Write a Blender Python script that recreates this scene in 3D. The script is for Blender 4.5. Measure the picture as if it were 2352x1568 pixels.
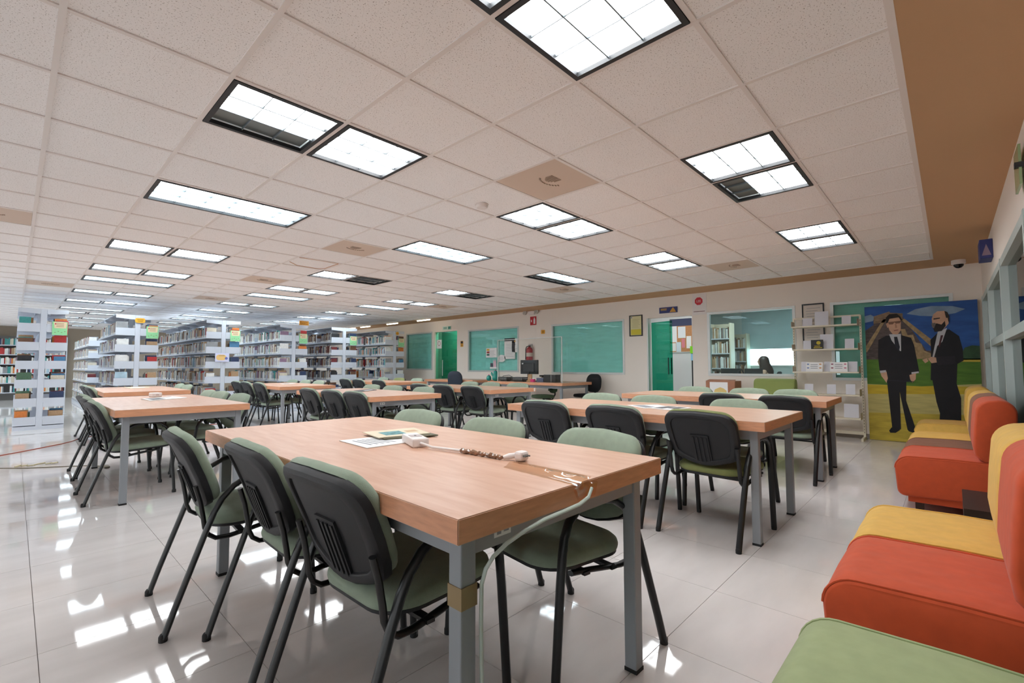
import bpy, bmesh, math, random
from mathutils import Vector, Matrix
random.seed(7)
for o in list(bpy.data.objects): bpy.data.objects.remove(o)
SC = bpy.context.scene
COL = SC.collection
T = 0.61            # ceiling module
HC = 2.60           # ceiling height
# ------------------------------------------------------------------ camera
CAM = Vector((-3.1375*T, -2.1999*T, HC-2.3695*T))
yaw, pitch, roll, FPX = 0.7529, 0.0526, -0.0021, 1071.9
fw = Vector((math.cos(yaw)*math.cos(pitch), math.sin(yaw)*math.cos(pitch), math.sin(pitch)))
rt0 = Vector((math.sin(yaw), -math.cos(yaw), 0)); up0 = rt0.cross(fw)
rt = rt0*math.cos(roll)+up0*math.sin(roll); up = up0*math.cos(roll)-rt0*math.sin(roll)
cd = bpy.data.cameras.new('camera'); cam = bpy.data.objects.new('camera', cd); COL.objects.link(cam)
cd.sensor_fit = 'HORIZONTAL'; cd.sensor_width = 36; cd.lens = 36*FPX/2352; cd.clip_start = 0.02; cd.clip_end = 200
cam.matrix_world = Matrix(((rt.x, up.x, -fw.x, CAM.x), (rt.y, up.y, -fw.y, CAM.y), (rt.z, up.z, -fw.z, CAM.z), (0, 0, 0, 1)))
SC.camera = cam
def project(p):
    d = Vector(p)-CAM; z = d.dot(fw)
    if z < 0.05: return None
    return (1176+FPX*d.dot(rt)/z, 784-FPX*d.dot(up)/z, z)
# ------------------------------------------------------------------ world, exposure
W = bpy.data.worlds.new('sky'); SC.world = W; W.use_nodes = True
W.node_tree.nodes['Background'].inputs[0].default_value = (0.86, 0.94, 1.0, 1)
W.node_tree.nodes['Background'].inputs[1].default_value = 2.0
SC.view_settings.view_transform = 'Standard'; SC.view_settings.look = 'None'
SC.view_settings.gamma = 1.0; SC.view_settings.use_curve_mapping = False
SC.view_settings.exposure = 2.05
SC.cycles.diffuse_bounces = 8; SC.cycles.max_bounces = 12; SC.cycles.transparent_max_bounces = 16
LAMP = 3.6          # radiance of a lit fluorescent panel
# ------------------------------------------------------------------ materials
def L(r, g=None, b=None):
    if isinstance(r, str):
        r = r.lstrip('#'); r, g, b = (int(r[i:i+2], 16) for i in (0, 2, 4))
    f = lambda c: ((c/255)/12.92 if c/255 <= 0.04045 else (((c/255)+0.055)/1.055)**2.4)
    return (f(r), f(g), f(b), 1)
MATS = {}
def mat(name, c, rough=0.5, metal=0.0, bump=0, bscale=200, noise=0, nscale=8, stretch=(1, 1, 1), spec=0.5, coat=0, sheen=0, coords='Object'):
    if name in MATS: return MATS[name]
    m = bpy.data.materials.new(name); m.use_nodes = True; nt = m.node_tree; b = nt.nodes['Principled BSDF']
    c = L(c) if isinstance(c, str) else c
    b.inputs['Base Color'].default_value = c; b.inputs['Roughness'].default_value = rough; b.inputs['Metallic'].default_value = metal
    b.inputs['Specular IOR Level'].default_value = spec; b.inputs['Coat Weight'].default_value = coat; b.inputs['Sheen Weight'].default_value = sheen
    tc = nt.nodes.new('ShaderNodeTexCoord')
    if noise:
        mp = nt.nodes.new('ShaderNodeMapping'); mp.inputs['Scale'].default_value = stretch
        nt.links.new(tc.outputs[coords], mp.inputs[0])
        n = nt.nodes.new('ShaderNodeTexNoise'); n.inputs['Scale'].default_value = nscale; n.inputs['Detail'].default_value = 4
        nt.links.new(mp.outputs[0], n.inputs[0])
        r = nt.nodes.new('ShaderNodeValToRGB')
        r.color_ramp.elements[0].position = .3; r.color_ramp.elements[1].position = .7
        r.color_ramp.elements[0].color = tuple(max(0, x*(1-noise)) for x in c[:3])+(1,)
        r.color_ramp.elements[1].color = tuple(min(1, x*(1+noise)) for x in c[:3])+(1,)
        nt.links.new(n.outputs[0], r.inputs[0]); nt.links.new(r.outputs[0], b.inputs['Base Color'])
    if bump:
        n2 = nt.nodes.new('ShaderNodeTexNoise'); n2.inputs['Scale'].default_value = bscale; n2.inputs['Detail'].default_value = 2
        nt.links.new(tc.outputs[coords], n2.inputs[0])
        bp = nt.nodes.new('ShaderNodeBump'); bp.inputs['Strength'].default_value = bump; bp.inputs['Distance'].default_value = 0.01
        nt.links.new(n2.outputs[0], bp.inputs['Height']); nt.links.new(bp.outputs[0], b.inputs['Normal'])
    MATS[name] = m; return m
def emis(name, c, s):
    if name in MATS: return MATS[name]
    m = bpy.data.materials.new(name); m.use_nodes = True; b = m.node_tree.nodes['Principled BSDF']
    b.inputs['Base Color'].default_value = (.8, .8, .8, 1); b.inputs['Emission Color'].default_value = c; b.inputs['Emission Strength'].default_value = s
    MATS[name] = m; return m
def glassy(name, tint, ior=1.5, rough=0.0):
    m = bpy.data.materials.new(name); m.use_nodes = True; nt = m.node_tree; nt.nodes.remove(nt.nodes['Principled BSDF'])
    t = nt.nodes.new('ShaderNodeBsdfTransparent'); t.inputs[0].default_value = tint
    g = nt.nodes.new('ShaderNodeBsdfGlossy'); g.inputs['Roughness'].default_value = rough
    f = nt.nodes.new('ShaderNodeFresnel'); ge = nt.nodes.new('ShaderNodeNewGeometry'); mi = nt.nodes.new('ShaderNodeMix')   # same reflectance from both sides of a thin pane
    mi.inputs[2].default_value = ior; mi.inputs[3].default_value = 1/ior; nt.links.new(ge.outputs['Backfacing'], mi.inputs[0]); nt.links.new(mi.outputs[0], f.inputs[0])
    mx = nt.nodes.new('ShaderNodeMixShader'); nt.links.new(f.outputs[0], mx.inputs[0]); nt.links.new(t.outputs[0], mx.inputs[1]); nt.links.new(g.outputs[0], mx.inputs[2])
    nt.links.new(mx.outputs[0], nt.nodes['Material Output'].inputs[0]); MATS[name] = m; return m
def ceiling_tile_mat():
    m = mat('mineral_fibre_tile', '#f0ecea', 0.95); nt = m.node_tree; b = nt.nodes['Principled BSDF']
    g = nt.nodes.new('ShaderNodeNewGeometry')
    v = nt.nodes.new('ShaderNodeTexNoise'); v.inputs['Scale'].default_value = 150; v.inputs['Detail'].default_value = 3; v.inputs['Roughness'].default_value = .6
    v2 = nt.nodes.new('ShaderNodeTexNoise'); v2.inputs['Scale'].default_value = 9
    nt.links.new(g.outputs['Position'], v.inputs[0]); nt.links.new(g.outputs['Position'], v2.inputs[0])
    r = nt.nodes.new('ShaderNodeValToRGB'); r.color_ramp.elements[0].position = .34; r.color_ramp.elements[1].position = .40
    r.color_ramp.elements[0].color = L('#9f958e'); r.color_ramp.elements[1].color = L('#f0ecea')
    nt.links.new(v.outputs[0], r.inputs[0]); nt.links.new(r.outputs[0], b.inputs['Base Color'])
    return m
def laminate_mat():
    m = mat('beech_laminate', '#dba787', 0.34); nt = m.node_tree; b = nt.nodes['Principled BSDF']
    tc = nt.nodes.new('ShaderNodeTexCoord'); mp = nt.nodes.new('ShaderNodeMapping'); mp.inputs['Scale'].default_value = (9, 1.3, 9)
    nt.links.new(tc.outputs['Object'], mp.inputs[0])
    n = nt.nodes.new('ShaderNodeTexNoise'); n.inputs['Scale'].default_value = 3.2; n.inputs['Detail'].default_value = 8; n.inputs['Distortion'].default_value = .5
    nt.links.new(mp.outputs[0], n.inputs[0])
    r = nt.nodes.new('ShaderNodeValToRGB'); r.color_ramp.elements[0].position = .3; r.color_ramp.elements[1].position = .72
    r.color_ramp.elements[0].color = L('#c39479'); r.color_ramp.elements[1].color = L('#d2ac95')
    nt.links.new(n.outputs[0], r.inputs[0]); nt.links.new(r.outputs[0], b.inputs['Base Color'])
    return m
def floor_mat():
    m = mat('polished_porcelain', '#cfc9c7', 0.045, spec=.45); nt = m.node_tree; b = nt.nodes['Principled BSDF']
    g = nt.nodes.new('ShaderNodeNewGeometry'); mp = nt.nodes.new('ShaderNodeMapping'); mp.inputs['Scale'].default_value = (1.2, 4, 1)
    nt.links.new(g.outputs['Position'], mp.inputs[0])
    n = nt.nodes.new('ShaderNodeTexNoise'); n.inputs['Scale'].default_value = 1.6; n.inputs['Detail'].default_value = 5
    nt.links.new(mp.outputs[0], n.inputs[0])
    r = nt.nodes.new('ShaderNodeValToRGB'); r.color_ramp.elements[0].position = .3; r.color_ramp.elements[1].position = .75
    r.color_ramp.elements[0].color = L('#d2cdcb'); r.color_ramp.elements[1].color = L('#dfdad8')
    nt.links.new(n.outputs[0], r.inputs[0]); nt.links.new(r.outputs[0], b.inputs['Base Color'])
    return m
M_TILE = ceiling_tile_mat(); M_WOOD = laminate_mat(); M_FLOOR = floor_mat()
M_WOODE = mat('beech_edge_band', '#d69a76', 0.4, noise=.10, nscale=6, stretch=(2, 2, 14))
M_TBAR = mat('white_tbar', '#e2dad5', 0.6)
M_WALL = mat('cream_wall_paint', '#ebe3da', 0.85, bump=.05, bscale=90)
M_SOFFIT = mat('tan_soffit_paint', '#c09a74', 0.9, bump=.05, bscale=60)
M_WHITE = mat('white_powder_coat', '#c6cbd5', 0.45)
M_GREY = mat('grey_steel_paint', '#8c9196', 0.45)
M_ALU = mat('aluminium_frame', '#c9ccca', 0.4, metal=.3)
M_BLACK = mat('black_trim', '#15171b', 0.5)
M_TUBE = mat('black_powder_tube', '#0f1012', 0.38)
M_SHELL = mat('black_plastic_shell', '#1b1c20', 0.5, bump=.25, bscale=900)
M_GREEN = mat('sage_fabric', '#8f9e8b', 0.9, bump=.35, bscale=700, noise=.06, nscale=30, sheen=.15)
M_GREEN2 = mat('olive_fabric', '#7f8650', 0.9, bump=.35, bscale=700, noise=.06, nscale=30, sheen=.15)
M_PAPER = mat('white_paper', '#e8e8e8', 0.8)
M_PRINT = mat('grey_print', '#8b8f96', 0.8)
M_RUBBER = mat('rubber_foot', '#1c1c1e', 0.7)
M_ORANGE = mat('orange_upholstery', '#c24a1f', 0.8, bump=1.0, bscale=6, noise=.06, nscale=20, sheen=.1)
M_YELLOW = mat('mustard_upholstery', '#d8ac50', 0.8, bump=1.0, bscale=6, noise=.06, nscale=20, sheen=.1)
M_BROWN = mat('brown_upholstery', '#7d4e33', 0.8, bump=1.0, bscale=6, noise=.06, nscale=20, sheen=.1)
M_LIME = mat('light_green_upholstery', '#9aa67a', 0.8, bump=1.0, bscale=6, noise=.06, nscale=20, sheen=.1)
M_LIT = emis('lit_fluorescent', (0.97, 0.99, 1.0, 1), LAMP)
M_LITB = emis('lit_fluorescent_cool', (0.80, 0.93, 1.0, 1), LAMP*.8)
M_UNLIT = mat('unlit_reflector', '#6f7574', 0.35, metal=.4)
M_BLADE = mat('louvre_blade', '#6f7a80', 0.4)
M_LOUVRE = mat('louvre_white', '#eef1f3', 0.35)
# ------------------------------------------------------------------ mesh helpers
class MB:
    def __init__(s): s.v = []; s.f = []; s.m = []
    def quadbox(s, P, mi=0):
        n = len(s.v); s.v += [tuple(p) for p in P]
        for f in ((0, 3, 2, 1), (4, 5, 6, 7), (0, 1, 5, 4), (1, 2, 6, 5), (2, 3, 7, 6), (3, 0, 4, 7)):
            s.f.append(tuple(n+i for i in f)); s.m.append(mi)
        return s
    def box(s, a, b, mi=0):
        x0, y0, z0 = a; x1, y1, z1 = b
        return s.quadbox([(x0, y0, z0), (x1, y0, z0), (x1, y1, z0), (x0, y1, z0), (x0, y0, z1), (x1, y0, z1), (x1, y1, z1), (x0, y1, z1)], mi)
    def cbox(s, c, d, mi=0):
        return s.box([c[i]-d[i]/2 for i in range(3)], [c[i]+d[i]/2 for i in range(3)], mi)
    def rings(s, R, mi=0, cap=True, closed=False):
        n0 = len(s.v); k = len(R[0])
        for r in R: s.v += [tuple(p) for p in r]
        m = len(R)
        for i in range(m if closed else m-1):
            j = (i+1) % m
            for a in range(k):
                b = (a+1) % k
                s.f.append((n0+i*k+a, n0+i*k+b, n0+j*k+b, n0+j*k+a)); s.m.append(mi)
        if cap and not closed:
            s.f.append(tuple(n0+a for a in reversed(range(k)))); s.m.append(mi)
            s.f.append(tuple(n0+(m-1)*k+a for a in range(k))); s.m.append(mi)
        return s
    def tube(s, path, r, n=8, mi=0, r2=None):
        path = [Vector(p) for p in path]; R = []; prev = None
        for i, p in enumerate(path):
            t = (path[min(i+1, len(path)-1)]-path[max(i-1, 0)]).normalized()
            if prev is None:
                a = Vector((0, 1, 0)) if abs(t.y) < .95 else Vector((1, 0, 0))
                nrm = (a-t*a.dot(t)).normalized()
            else: nrm = (prev-t*prev.dot(t)).normalized()
            prev = nrm; bn = t.cross(nrm)
            rr = r[i] if isinstance(r, (list, tuple)) else r
            R.append([p+nrm*rr*math.cos(2*math.pi*k/n)+bn*(r2 or rr)*math.sin(2*math.pi*k/n) for k in range(n)])
        return s.rings(R, mi)
    def lathe(s, prof, c=(0, 0, 0), n=16, mi=0):
        R = [[(c[0]+r*math.cos(2*math.pi*k/n), c[1]+r*math.sin(2*math.pi*k/n), c[2]+z) for k in range(n)] for r, z in prof]
        return s.rings(R, mi)
    def poly(s, pts, mi=0):
        n = len(s.v); s.v += [tuple(p) for p in pts]; s.f.append(tuple(range(n, n+len(pts)))); s.m.append(mi); return s
    def prism(s, pts, off, mi=0):
        off = Vector(off); return s.rings([[Vector(p) for p in pts], [Vector(p)+off for p in pts]], mi)
    def sheet(s, G, mi=0):
        n0 = len(s.v); k = len(G[0])
        for r in G: s.v += [tuple(p) for p in r]
        for i in range(len(G)-1):
            for j in range(k-1): s.f.append((n0+i*k+j, n0+i*k+j+1, n0+(i+1)*k+j+1, n0+(i+1)*k+j)); s.m.append(mi)
        return s
    def mesh(s, name, mats, smooth=None, bevel=0, seg=2, subsurf=0):
        me = bpy.data.meshes.new(name); me.from_pydata(s.v, [], s.f)
        for m in (mats if isinstance(mats, (list, tuple)) else [mats]): me.materials.append(m)
        for p, i in zip(me.polygons, s.m): p.material_index = i
        bm = bmesh.new(); bm.from_mesh(me); bmesh.ops.recalc_face_normals(bm, faces=bm.faces)
        if bevel: bmesh.ops.bevel(bm, geom=list(bm.edges), offset=bevel, segments=seg, profile=.5, affect='EDGES', clamp_overlap=True)
        bm.to_mesh(me); bm.free()
        if smooth is not None:
            for p in me.polygons: p.use_smooth = True
            me.set_sharp_from_angle(angle=math.radians(smooth))
        me.update(); return me
    def build(s, name, mats, parent=None, **k):
        return link(name, s.mesh(name, mats, **k), parent)
def link(name, data, parent=None):
    o = bpy.data.objects.new(name, data); COL.objects.link(o)
    if parent is not None: o.parent = parent
    return o
def tag(o, label=None, cat=None, group=None, kind=None):
    if label: o['label'] = label
    if cat: o['category'] = cat
    if group: o['group'] = group
    if kind: o['kind'] = kind
    return o
def thing(name, label, cat, loc=(0, 0, 0), rz=0, group=None):
    o = link(name, None); o.location = loc; o.rotation_euler = (0, 0, rz); o.empty_display_size = .1
    return tag(o, label, cat, group)
def struct(o): o['kind'] = 'structure'; return o
def dup(root, loc, rz, label, group=None):
    r = root.copy(); COL.objects.link(r); r.location = loc; r.rotation_euler = (0, 0, rz); r['label'] = label
    if group: r['group'] = group
    for ch in root.children:
        c = ch.copy(); COL.objects.link(c); c.parent = r
        for g in ch.children:
            d = g.copy(); COL.objects.link(d); d.parent = c
    return r
def text(name, body, size, m, parent, mtx, extrude=.0008, align='CENTER'):
    cu = bpy.data.curves.new(name, 'FONT'); cu.body = body; cu.size = size; cu.extrude = extrude; cu.align_x = align; cu.align_y = 'CENTER'
    t = bpy.data.objects.new(name, cu); COL.objects.link(t)
    dg = bpy.context.evaluated_depsgraph_get(); me = bpy.data.meshes.new_from_object(t.evaluated_get(dg))
    bpy.data.objects.remove(t); me.materials.clear(); me.materials.append(m)
    o = link(name, me, parent); o.matrix_local = mtx; return o
# matrices that put flat XY artwork onto a wall facing -x or facing -y
def face_negx(x, y, z): return Matrix(((0, 0, -1, x), (-1, 0, 0, y), (0, 1, 0, z), (0, 0, 0, 1)))
def face_negy(x, y, z): return Matrix(((1, 0, 0, x), (0, 0, -1, y), (0, 1, 0, z), (0, 0, 0, 1)))
def rounded(w, h, r, n=5, cx=0, cy=0):
    P = []
    for sx, sy, a0 in ((1, 1, 0), (-1, 1, 90), (-1, -1, 180), (1, -1, 270)):
        for i in range(n+1):
            a = math.radians(a0+90*i/n); P.append((cx+sx*(w/2-r)+r*math.cos(a), cy+sy*(h/2-r)+r*math.sin(a)))
    return P
# ================================================================== SETTING
XW, YR, YF, XL, XB = 7.363, -1.714, 23.0, -8.2, -5.2      # back wall, glass wall, far wall, left wall, (unused)
def inview(p, mg=60):
    q = project(p); return q is not None and -mg < q[0] < 2352+mg and -mg < q[1] < 1568+mg
# ---- floor with individual porcelain tiles
floor = struct(MB().box((XL, YR-2.2, -.12), (XW+4.2, YF, -.004)).build('floor', mat('grout', '#8f8986', .8)))
tile_me = MB().box((.0012, .0012, -.0039), (.5988, .5988, 0)).mesh('floor_tile', M_FLOOR)
cand = []
for i in range(-14, 13):
    for j in range(-3, 41):
        x, y = -.005+.6*i, -.42+.6*j
        if x+.6 <= XL or x >= XW or y+.6 <= YR or y >= YF: continue
        c = (x+.3, y+.3, 0); q = project(c)
        vis = any(inview((x+a, y+b, 0), 0) for a in (0, .3, .6) for b in (0, .3, .6))
        cand.append((0 if (not vis or q is None) else (1.15/q[2])/q[2]**2, x, y))
cand.sort(reverse=True)
rest = MB()
for k, (a, x, y) in enumerate(cand):
    x1, y1 = min(x+.6, XW), min(y+.6, YF)
    if k < 300 and a > 0 and x+.6 <= XW and y >= YR:
        o = link('tile', tile_me, floor); o.location = (x, y, 0)
    else: rest.box((max(x, XL)+.0012, max(y, YR)+.0012, -.0039), (x1-.0012, y1-.0012, 0))
tag(rest.build('tile_field', M_FLOOR, floor), kind='stuff')
# ---- ceiling: slab, runners, mineral tiles
U0, U1, V0, V1 = -13, 10.83, -1.97, 37.6
ceiling = struct(MB().box((XL, YR-2.2, HC+.16), (XW+4.2, YF, HC+.24)).build('ceiling', M_WALL))
ROWS = [(-1, 2), (2, 2), (5, 1), (9, 2), (12, 2), (14, 1), (17, 2), (20, 2), (23, 1), (25, 2), (28, 2), (31, 1), (34, 2)]
LIGHTS = {}
for u in (-6, -2, 2, 6):
    for v, kind in ROWS:
        if u == -6 and v < 17: continue
        if kind == 2: LIGHTS[(u, v)] = 1; LIGHTS[(u+1, v)] = 1
        else: LIGHTS[(u, v)] = 2
VENTS = [(1, 1), (1, 6), (1, 11), (8, 1), (8, 6), (8, 12), (-4, 8), (-3, 16), (1, 16)]
taken = set(VENTS)
for (u, v), w in LIGHTS.items():
    for k in range(w): taken.add((u+k, v))
ct_me = MB().box((.004, .004, 0), (T-.004, T-.004, .014)).mesh('ceiling_tile', M_TILE)
cand = []
for u in range(U0, 11):
    for v in range(-2, 38):
        if (u, v) in taken: continue
        x, y = u*T, v*T
        q = project((x+T/2, y+T/2, HC)); vis = any(inview((x+a*T, y+b*T, HC), 0) for a in (0, .5, 1) for b in (0, .5, 1))
        cand.append(((1.4/q[2])/q[2]**2 if vis and q else 0, x, y))
cand.sort(reverse=True); rest = MB(); n = 0
for a, x, y in cand:
    full = x+T <= U1*T+.01
    if full and n < 300 and a > 0:
        o = link('tile', ct_me, ceiling); o.location = (x, y, HC+.007); n += 1
    else: rest.box((x+.004, max(y, V0*T)+.004, HC+.007), (min(x+T, U1*T)-.004, y+T-.004, HC+.021))
tag(rest.build('tile_field', M_TILE, ceiling), kind='stuff')
# stained tile with a rusty water ring is one of the tiles: the ring is its mark
sx, sy = 1*T, 8*T
ring = MB(); P = [(.03, .05), (.3, .03), (.57, .04), (.58, .5), (.5, .57), (.2, .56), (.04, .4)]
for i in range(len(P)-1):
    a, b = P[i], P[i+1]; ring.tube([(sx+a[0], sy+a[1], HC+.007), (sx+b[0], sy+b[1], HC+.007)], .006, 5)
ring.build('water_stain', mat('rust_stain', '#b9855c', .9), ceiling)
for u in range(U0, 11):          # runners stop either side of a long fixture
    cuts = sorted(v for (lu, v), w in LIGHTS.items() if w == 2 and lu+1 == u); r_ = MB(); a = V0
    for v in cuts+[None]:
        e = V1 if v is None else v; r_.box((u*T-.012, a*T, HC), (u*T+.012, e*T, HC+.02)); a = e+1
    r_.build('runner', M_TBAR, ceiling)
lv = MB().box((0, -.012, 0), ((U1-U0)*T, .012, .0195)).mesh('cross_runner', M_TBAR)
for v in range(-1, 38):
    o = link('cross_runner', lv, ceiling); o.location = (U0*T, v*T, HC+.0004)
MB().box((U0*T, V0*T-.03, HC-.001), (U1*T+.03, V0*T, HC+.03)).box((U1*T, V0*T, HC-.001), (U1*T+.03, V1*T, HC+.03)).build('edge_trim', M_TBAR, ceiling)
struct(MB().box((XL, YR, HC), (XW, V0*T-.03, HC+.14)).build('trim_1', M_SOFFIT))
struct(MB().box((U1*T+.03, V0*T-.03, HC), (XW, YF, HC+.14)).build('trim_2', M_SOFFIT))
# ---- walls
def wall_grid(name, axis, lo, hi, a0, a1, z0, z1, holes, m):
    A = sorted({a0, a1, *[h[0] for h in holes], *[h[1] for h in holes]}); Z = sorted({z0, z1, *[h[2] for h in holes], *[h[3] for h in holes]})
    mb = MB()
    for p, q in zip(A, A[1:]):
        zz = None
        for r, s in zip(Z, Z[1:]):
            cm, cz = (p+q)/2, (r+s)/2
            if any(h[0] < cm < h[1] and h[2] < cz < h[3] for h in holes): continue
            mb.box((lo, p, r) if axis == 'x' else (p, lo, r), (hi, q, s) if axis == 'x' else (q, hi, s))
    return struct(mb.build(name, m))
WIN = {1: (10.89, 12.37, 1.03, 2.28), 2: (7.10, 9.15, .99, 2.23), 3: (3.92, 5.98, .96, 2.20), 4: (.59, 2.10, .96, 2.195), 5: (-1.41, .08, .91, 2.20)}
D1 = (9.66, 10.76, 0, 2.25); D2 = (2.40, 3.35, 0, 2.17)
wall_grid('wall_back', 'x', XW, XW+.14, YR-.2, YF, 0, HC+.14, list(WIN.values())+[D1, D2], M_WALL)
struct(MB().box((XL, YF, 0), (XW+.14, YF+.14, HC+.14)).build('wall_far', mat('tan_far_wall', '#a59888', .85)))
FILL_WINDOWS = [(-1.5, -.3, .6, 2.45), (2.15, 3.35, .6, 2.45), (8.0, 11.4, .6, 2.45), (18.3, 20.2, .6, 2.45)]      # unseen windows added in the left wall to brighten the ceiling
wall_grid('wall_left', 'x', XL-.14, XL, YR-2.2, YF+.14, 0, HC+.16, [h for h in FILL_WINDOWS if h[1] < YF], M_WALL)
for k, (a, b, c, e) in enumerate([h for h in FILL_WINDOWS if h[1] < YF]):
    wl = struct(link('window_%d' % (10+k), None)); wl.location = (XL-.07, (a+b)/2, c); hw, hh = (b-a)/2, e-c  # added window out of view, lets in fill light for the ceiling
    MB().box((-.03, -hw, 0), (.03, hw, .05)).box((-.03, -hw, hh-.05), (.03, hw, hh)).box((-.029, -hw, .05), (.029, -hw+.05, hh-.05)).box((-.029, hw-.05, .05), (.029, hw, hh-.05)).box((-.029, -.025, .05), (.029, .025, hh-.05)).build('frame', M_ALU, wl)
bb = MB()
for a, b in ((YR, D2[0]), (D2[1], D1[0]), (D1[1], YF)): bb.box((XW-.012, a, 0), (XW-.0005, b, .075))
struct(bb.build('baseboard_back', mat('grey_skirting', '#a39c97', .5)))
G_TEAL = glassy('teal_glass', (.74, .94, .92, 1), 1.5); G_GREEN = glassy('green_glass', (.19, .66, .52, 1), 1.5); G_CLEAR = glassy('clear_glass', (.84, .96, .96, 1), 1.45)
G_DARK = glassy('smoked_glass', (.42, .52, .49, 1), 1.6)
M_BLIND = mat('pale_roller_blind', '#e6efeb', .9, noise=.06, nscale=3, stretch=(1, 1, 5))
M_BLIND2 = mat('olive_roller_blind', '#b9c9bd', .9, noise=.06, nscale=3)
def window(n, r, glass, blind):
    y0, y1, z0, z1 = r; w = link('window_%d' % n, None); w.location = (XW, (y0+y1)/2, z0); struct(w)
    hw, h = (y1-y0)/2, z1-z0; f = .045
    MB().box((-.012, -hw, 0), (.06, hw, f)).box((-.012, -hw, h-f), (.06, hw, h)).box((-.0115, -hw, f), (.0595, -hw+f, h-f)).box((-.0115, hw-f, f), (.0595, hw, h-f)).build('frame', M_ALU, w)
    MB().box((.028, -hw+f, f), (.034, hw-f, h-f)).build('pane', glass, w)
    if blind:
        MB().box((.085, -hw+.005, .005), (.095, hw-.005, h-.005)).build('blind', blind, w)
    return w
window(1, WIN[1], G_TEAL, M_BLIND); window(2, WIN[2], G_TEAL, M_BLIND); window(3, WIN[3], G_TEAL, M_BLIND); window(4, WIN[4], G_CLEAR, None); window(5, WIN[5], G_TEAL, M_BLIND2)
# door 1: green glass leaf beside a fixed pane, small lobby behind
d = struct(link('door_1', None)); d.location = (XW+.05, D1[0], 0)
w = D1[1]-D1[0]
MB().box((-.006, w-.30, .004), (.006, w-.004, 2.245)).build('fixed_pane', glassy('pale_green_glass', (.42, .86, .72, 1)), d)
MB().box((-.006, .004, .01), (.006, w-.305, 2.24)).build('leaf', G_GREEN, d)
MB().tube([(-.05, w-.40, .85), (-.05, w-.40, 1.35)], .012).build('handle', M_ALU, d)
struct(MB().box((XW+.9, 8.9, 0), (XW+1.0, 12.6, HC+.14)).box((XW+.14, 8.9, 0), (XW+.9, 9.0, HC+.14)).box((XW+.14, 12.5, 0), (XW+.9, 12.6, HC+.14)).build('wall_lobby', M_WALL))
# door 2: open green glass leaf swung into the office
d = struct(link('door_2', None)); d.location = (XW+.10, D2[1]-.03, 0); d.rotation_euler = (0, 0, math.radians(-18))
lw = .56
MB().box((-.005, -lw, .01), (.005, 0, 2.08)).build('leaf', G_GREEN, d)
hb = MB()
for s in (-.045, .045): hb.tube([(s, -lw+.07, .98), (s, -lw+.07, 1.32)], .011, 8)
hb.build('handle', mat('dark_bronze', '#2c3a36', .4, metal=.5), d)
fr = struct(MB().box((XW-.01, D2[1]-.001, 0), (XW+.12, D2[1]+.03, 2.17)).build('trim_3', M_ALU))
# ---- glass wall on the right with protruding mullions
gz, gm = 2.10, 1.41
wall_grid('wall_right', 'y', YR-.14, YR, XL, XW+.14, 0, HC+.14, [(-4.0, 7.28, .08, gz)], M_WALL)
win6 = struct(link('window_6', None)); win6.location = (0, YR, 0)
M_MULL = mat('pale_aluminium', '#b9c6c3', .4, metal=.2)
for x in (-3.3, -1.45, .40, 2.25, 4.08, 5.93, 7.2):
    MB().box((x-.03, -.055, .16), (x+.03, .018, gz-.001)).build('mullion', M_MULL, win6)
for z0, z1, nm in ((.08, .16, 'bottom_rail'), (gm-.035, gm+.035, 'mid_rail'), (gz-.07, gz-.0005, 'top_rail')):
    MB().box((-3.99, -.052, z0), (7.27, .012, z1)).build(nm, M_MULL, win6)
xs = (-3.3, -1.45, .40, 2.25, 4.08, 5.93, 7.2)
for a, b in zip(xs, xs[1:]):
    MB().box((a+.03, -.040, .16), (b-.03, -.034, gm-.035)).build('pane', G_DARK, win6)
    MB().box((a+.03, -.040, gm+.035), (b-.03, -.034, gz-.07)).build('pane', G_DARK, win6)
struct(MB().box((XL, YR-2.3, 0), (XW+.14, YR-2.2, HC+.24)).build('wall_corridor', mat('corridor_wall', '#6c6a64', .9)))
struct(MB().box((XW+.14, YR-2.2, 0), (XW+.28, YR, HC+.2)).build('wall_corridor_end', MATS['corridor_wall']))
# ================================================================== CEILING LIGHTS
def light_meshes(w, strips):
    Wd = w*T; mbf = MB(); f = .026; e = .014
    for a, b in (((e, e), (Wd-e, e+f)), ((e, T-e-f), (Wd-e, T-e)), ((e, e+f), (e+f, T-e-f)), ((Wd-e-f, e+f), (Wd-e, T-e-f))):
        mbf.box((a[0], a[1], -.004), (b[0], b[1], .02))
    fr = mbf.mesh('frame', M_BLACK)
    g = e+f
    hs = MB(); zt = .085
    hs.box((g, g, zt), (Wd-g, T-g, zt+.01)).box((g-.006, g, .02), (g, T-g, zt)).box((Wd-g, g, .02), (Wd-g+.006, T-g, zt)).box((g, g-.006, .02), (Wd-g, g, zt)).box((g, T-g, .02), (Wd-g, T-g+.006, zt))
    hs = hs.mesh('housing', M_LOUVRE)
    lv = MB(); n = 3 if w == 1 else 6
    for k in (1, 2): lv.box((g, g+(T-2*g)*k/3-.0035, .010), (Wd-g, g+(T-2*g)*k/3+.0035, .0255))
    for k in range(1, n):
        x = g+(Wd-2*g)*k/n; lv.box((x-.002, g, .011), (x+.002, T-g, .025))
    lv = lv.mesh('louvre', M_BLADE)
    return fr, hs, lv
LM = {1: light_meshes(1, 3), 2: light_meshes(2, 3)}
def strip(w):
    g = .04; s = (T-2*g)/3
    return {m: MB().box((g+.006, .006, .026), (w*T-g-.006, s-.006, .036)).mesh('lamp', mm) for m, mm in ((1, M_LIT), (2, M_LITB), (0, M_UNLIT))}
SM = {1: strip(1), 2: strip(2)}
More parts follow.
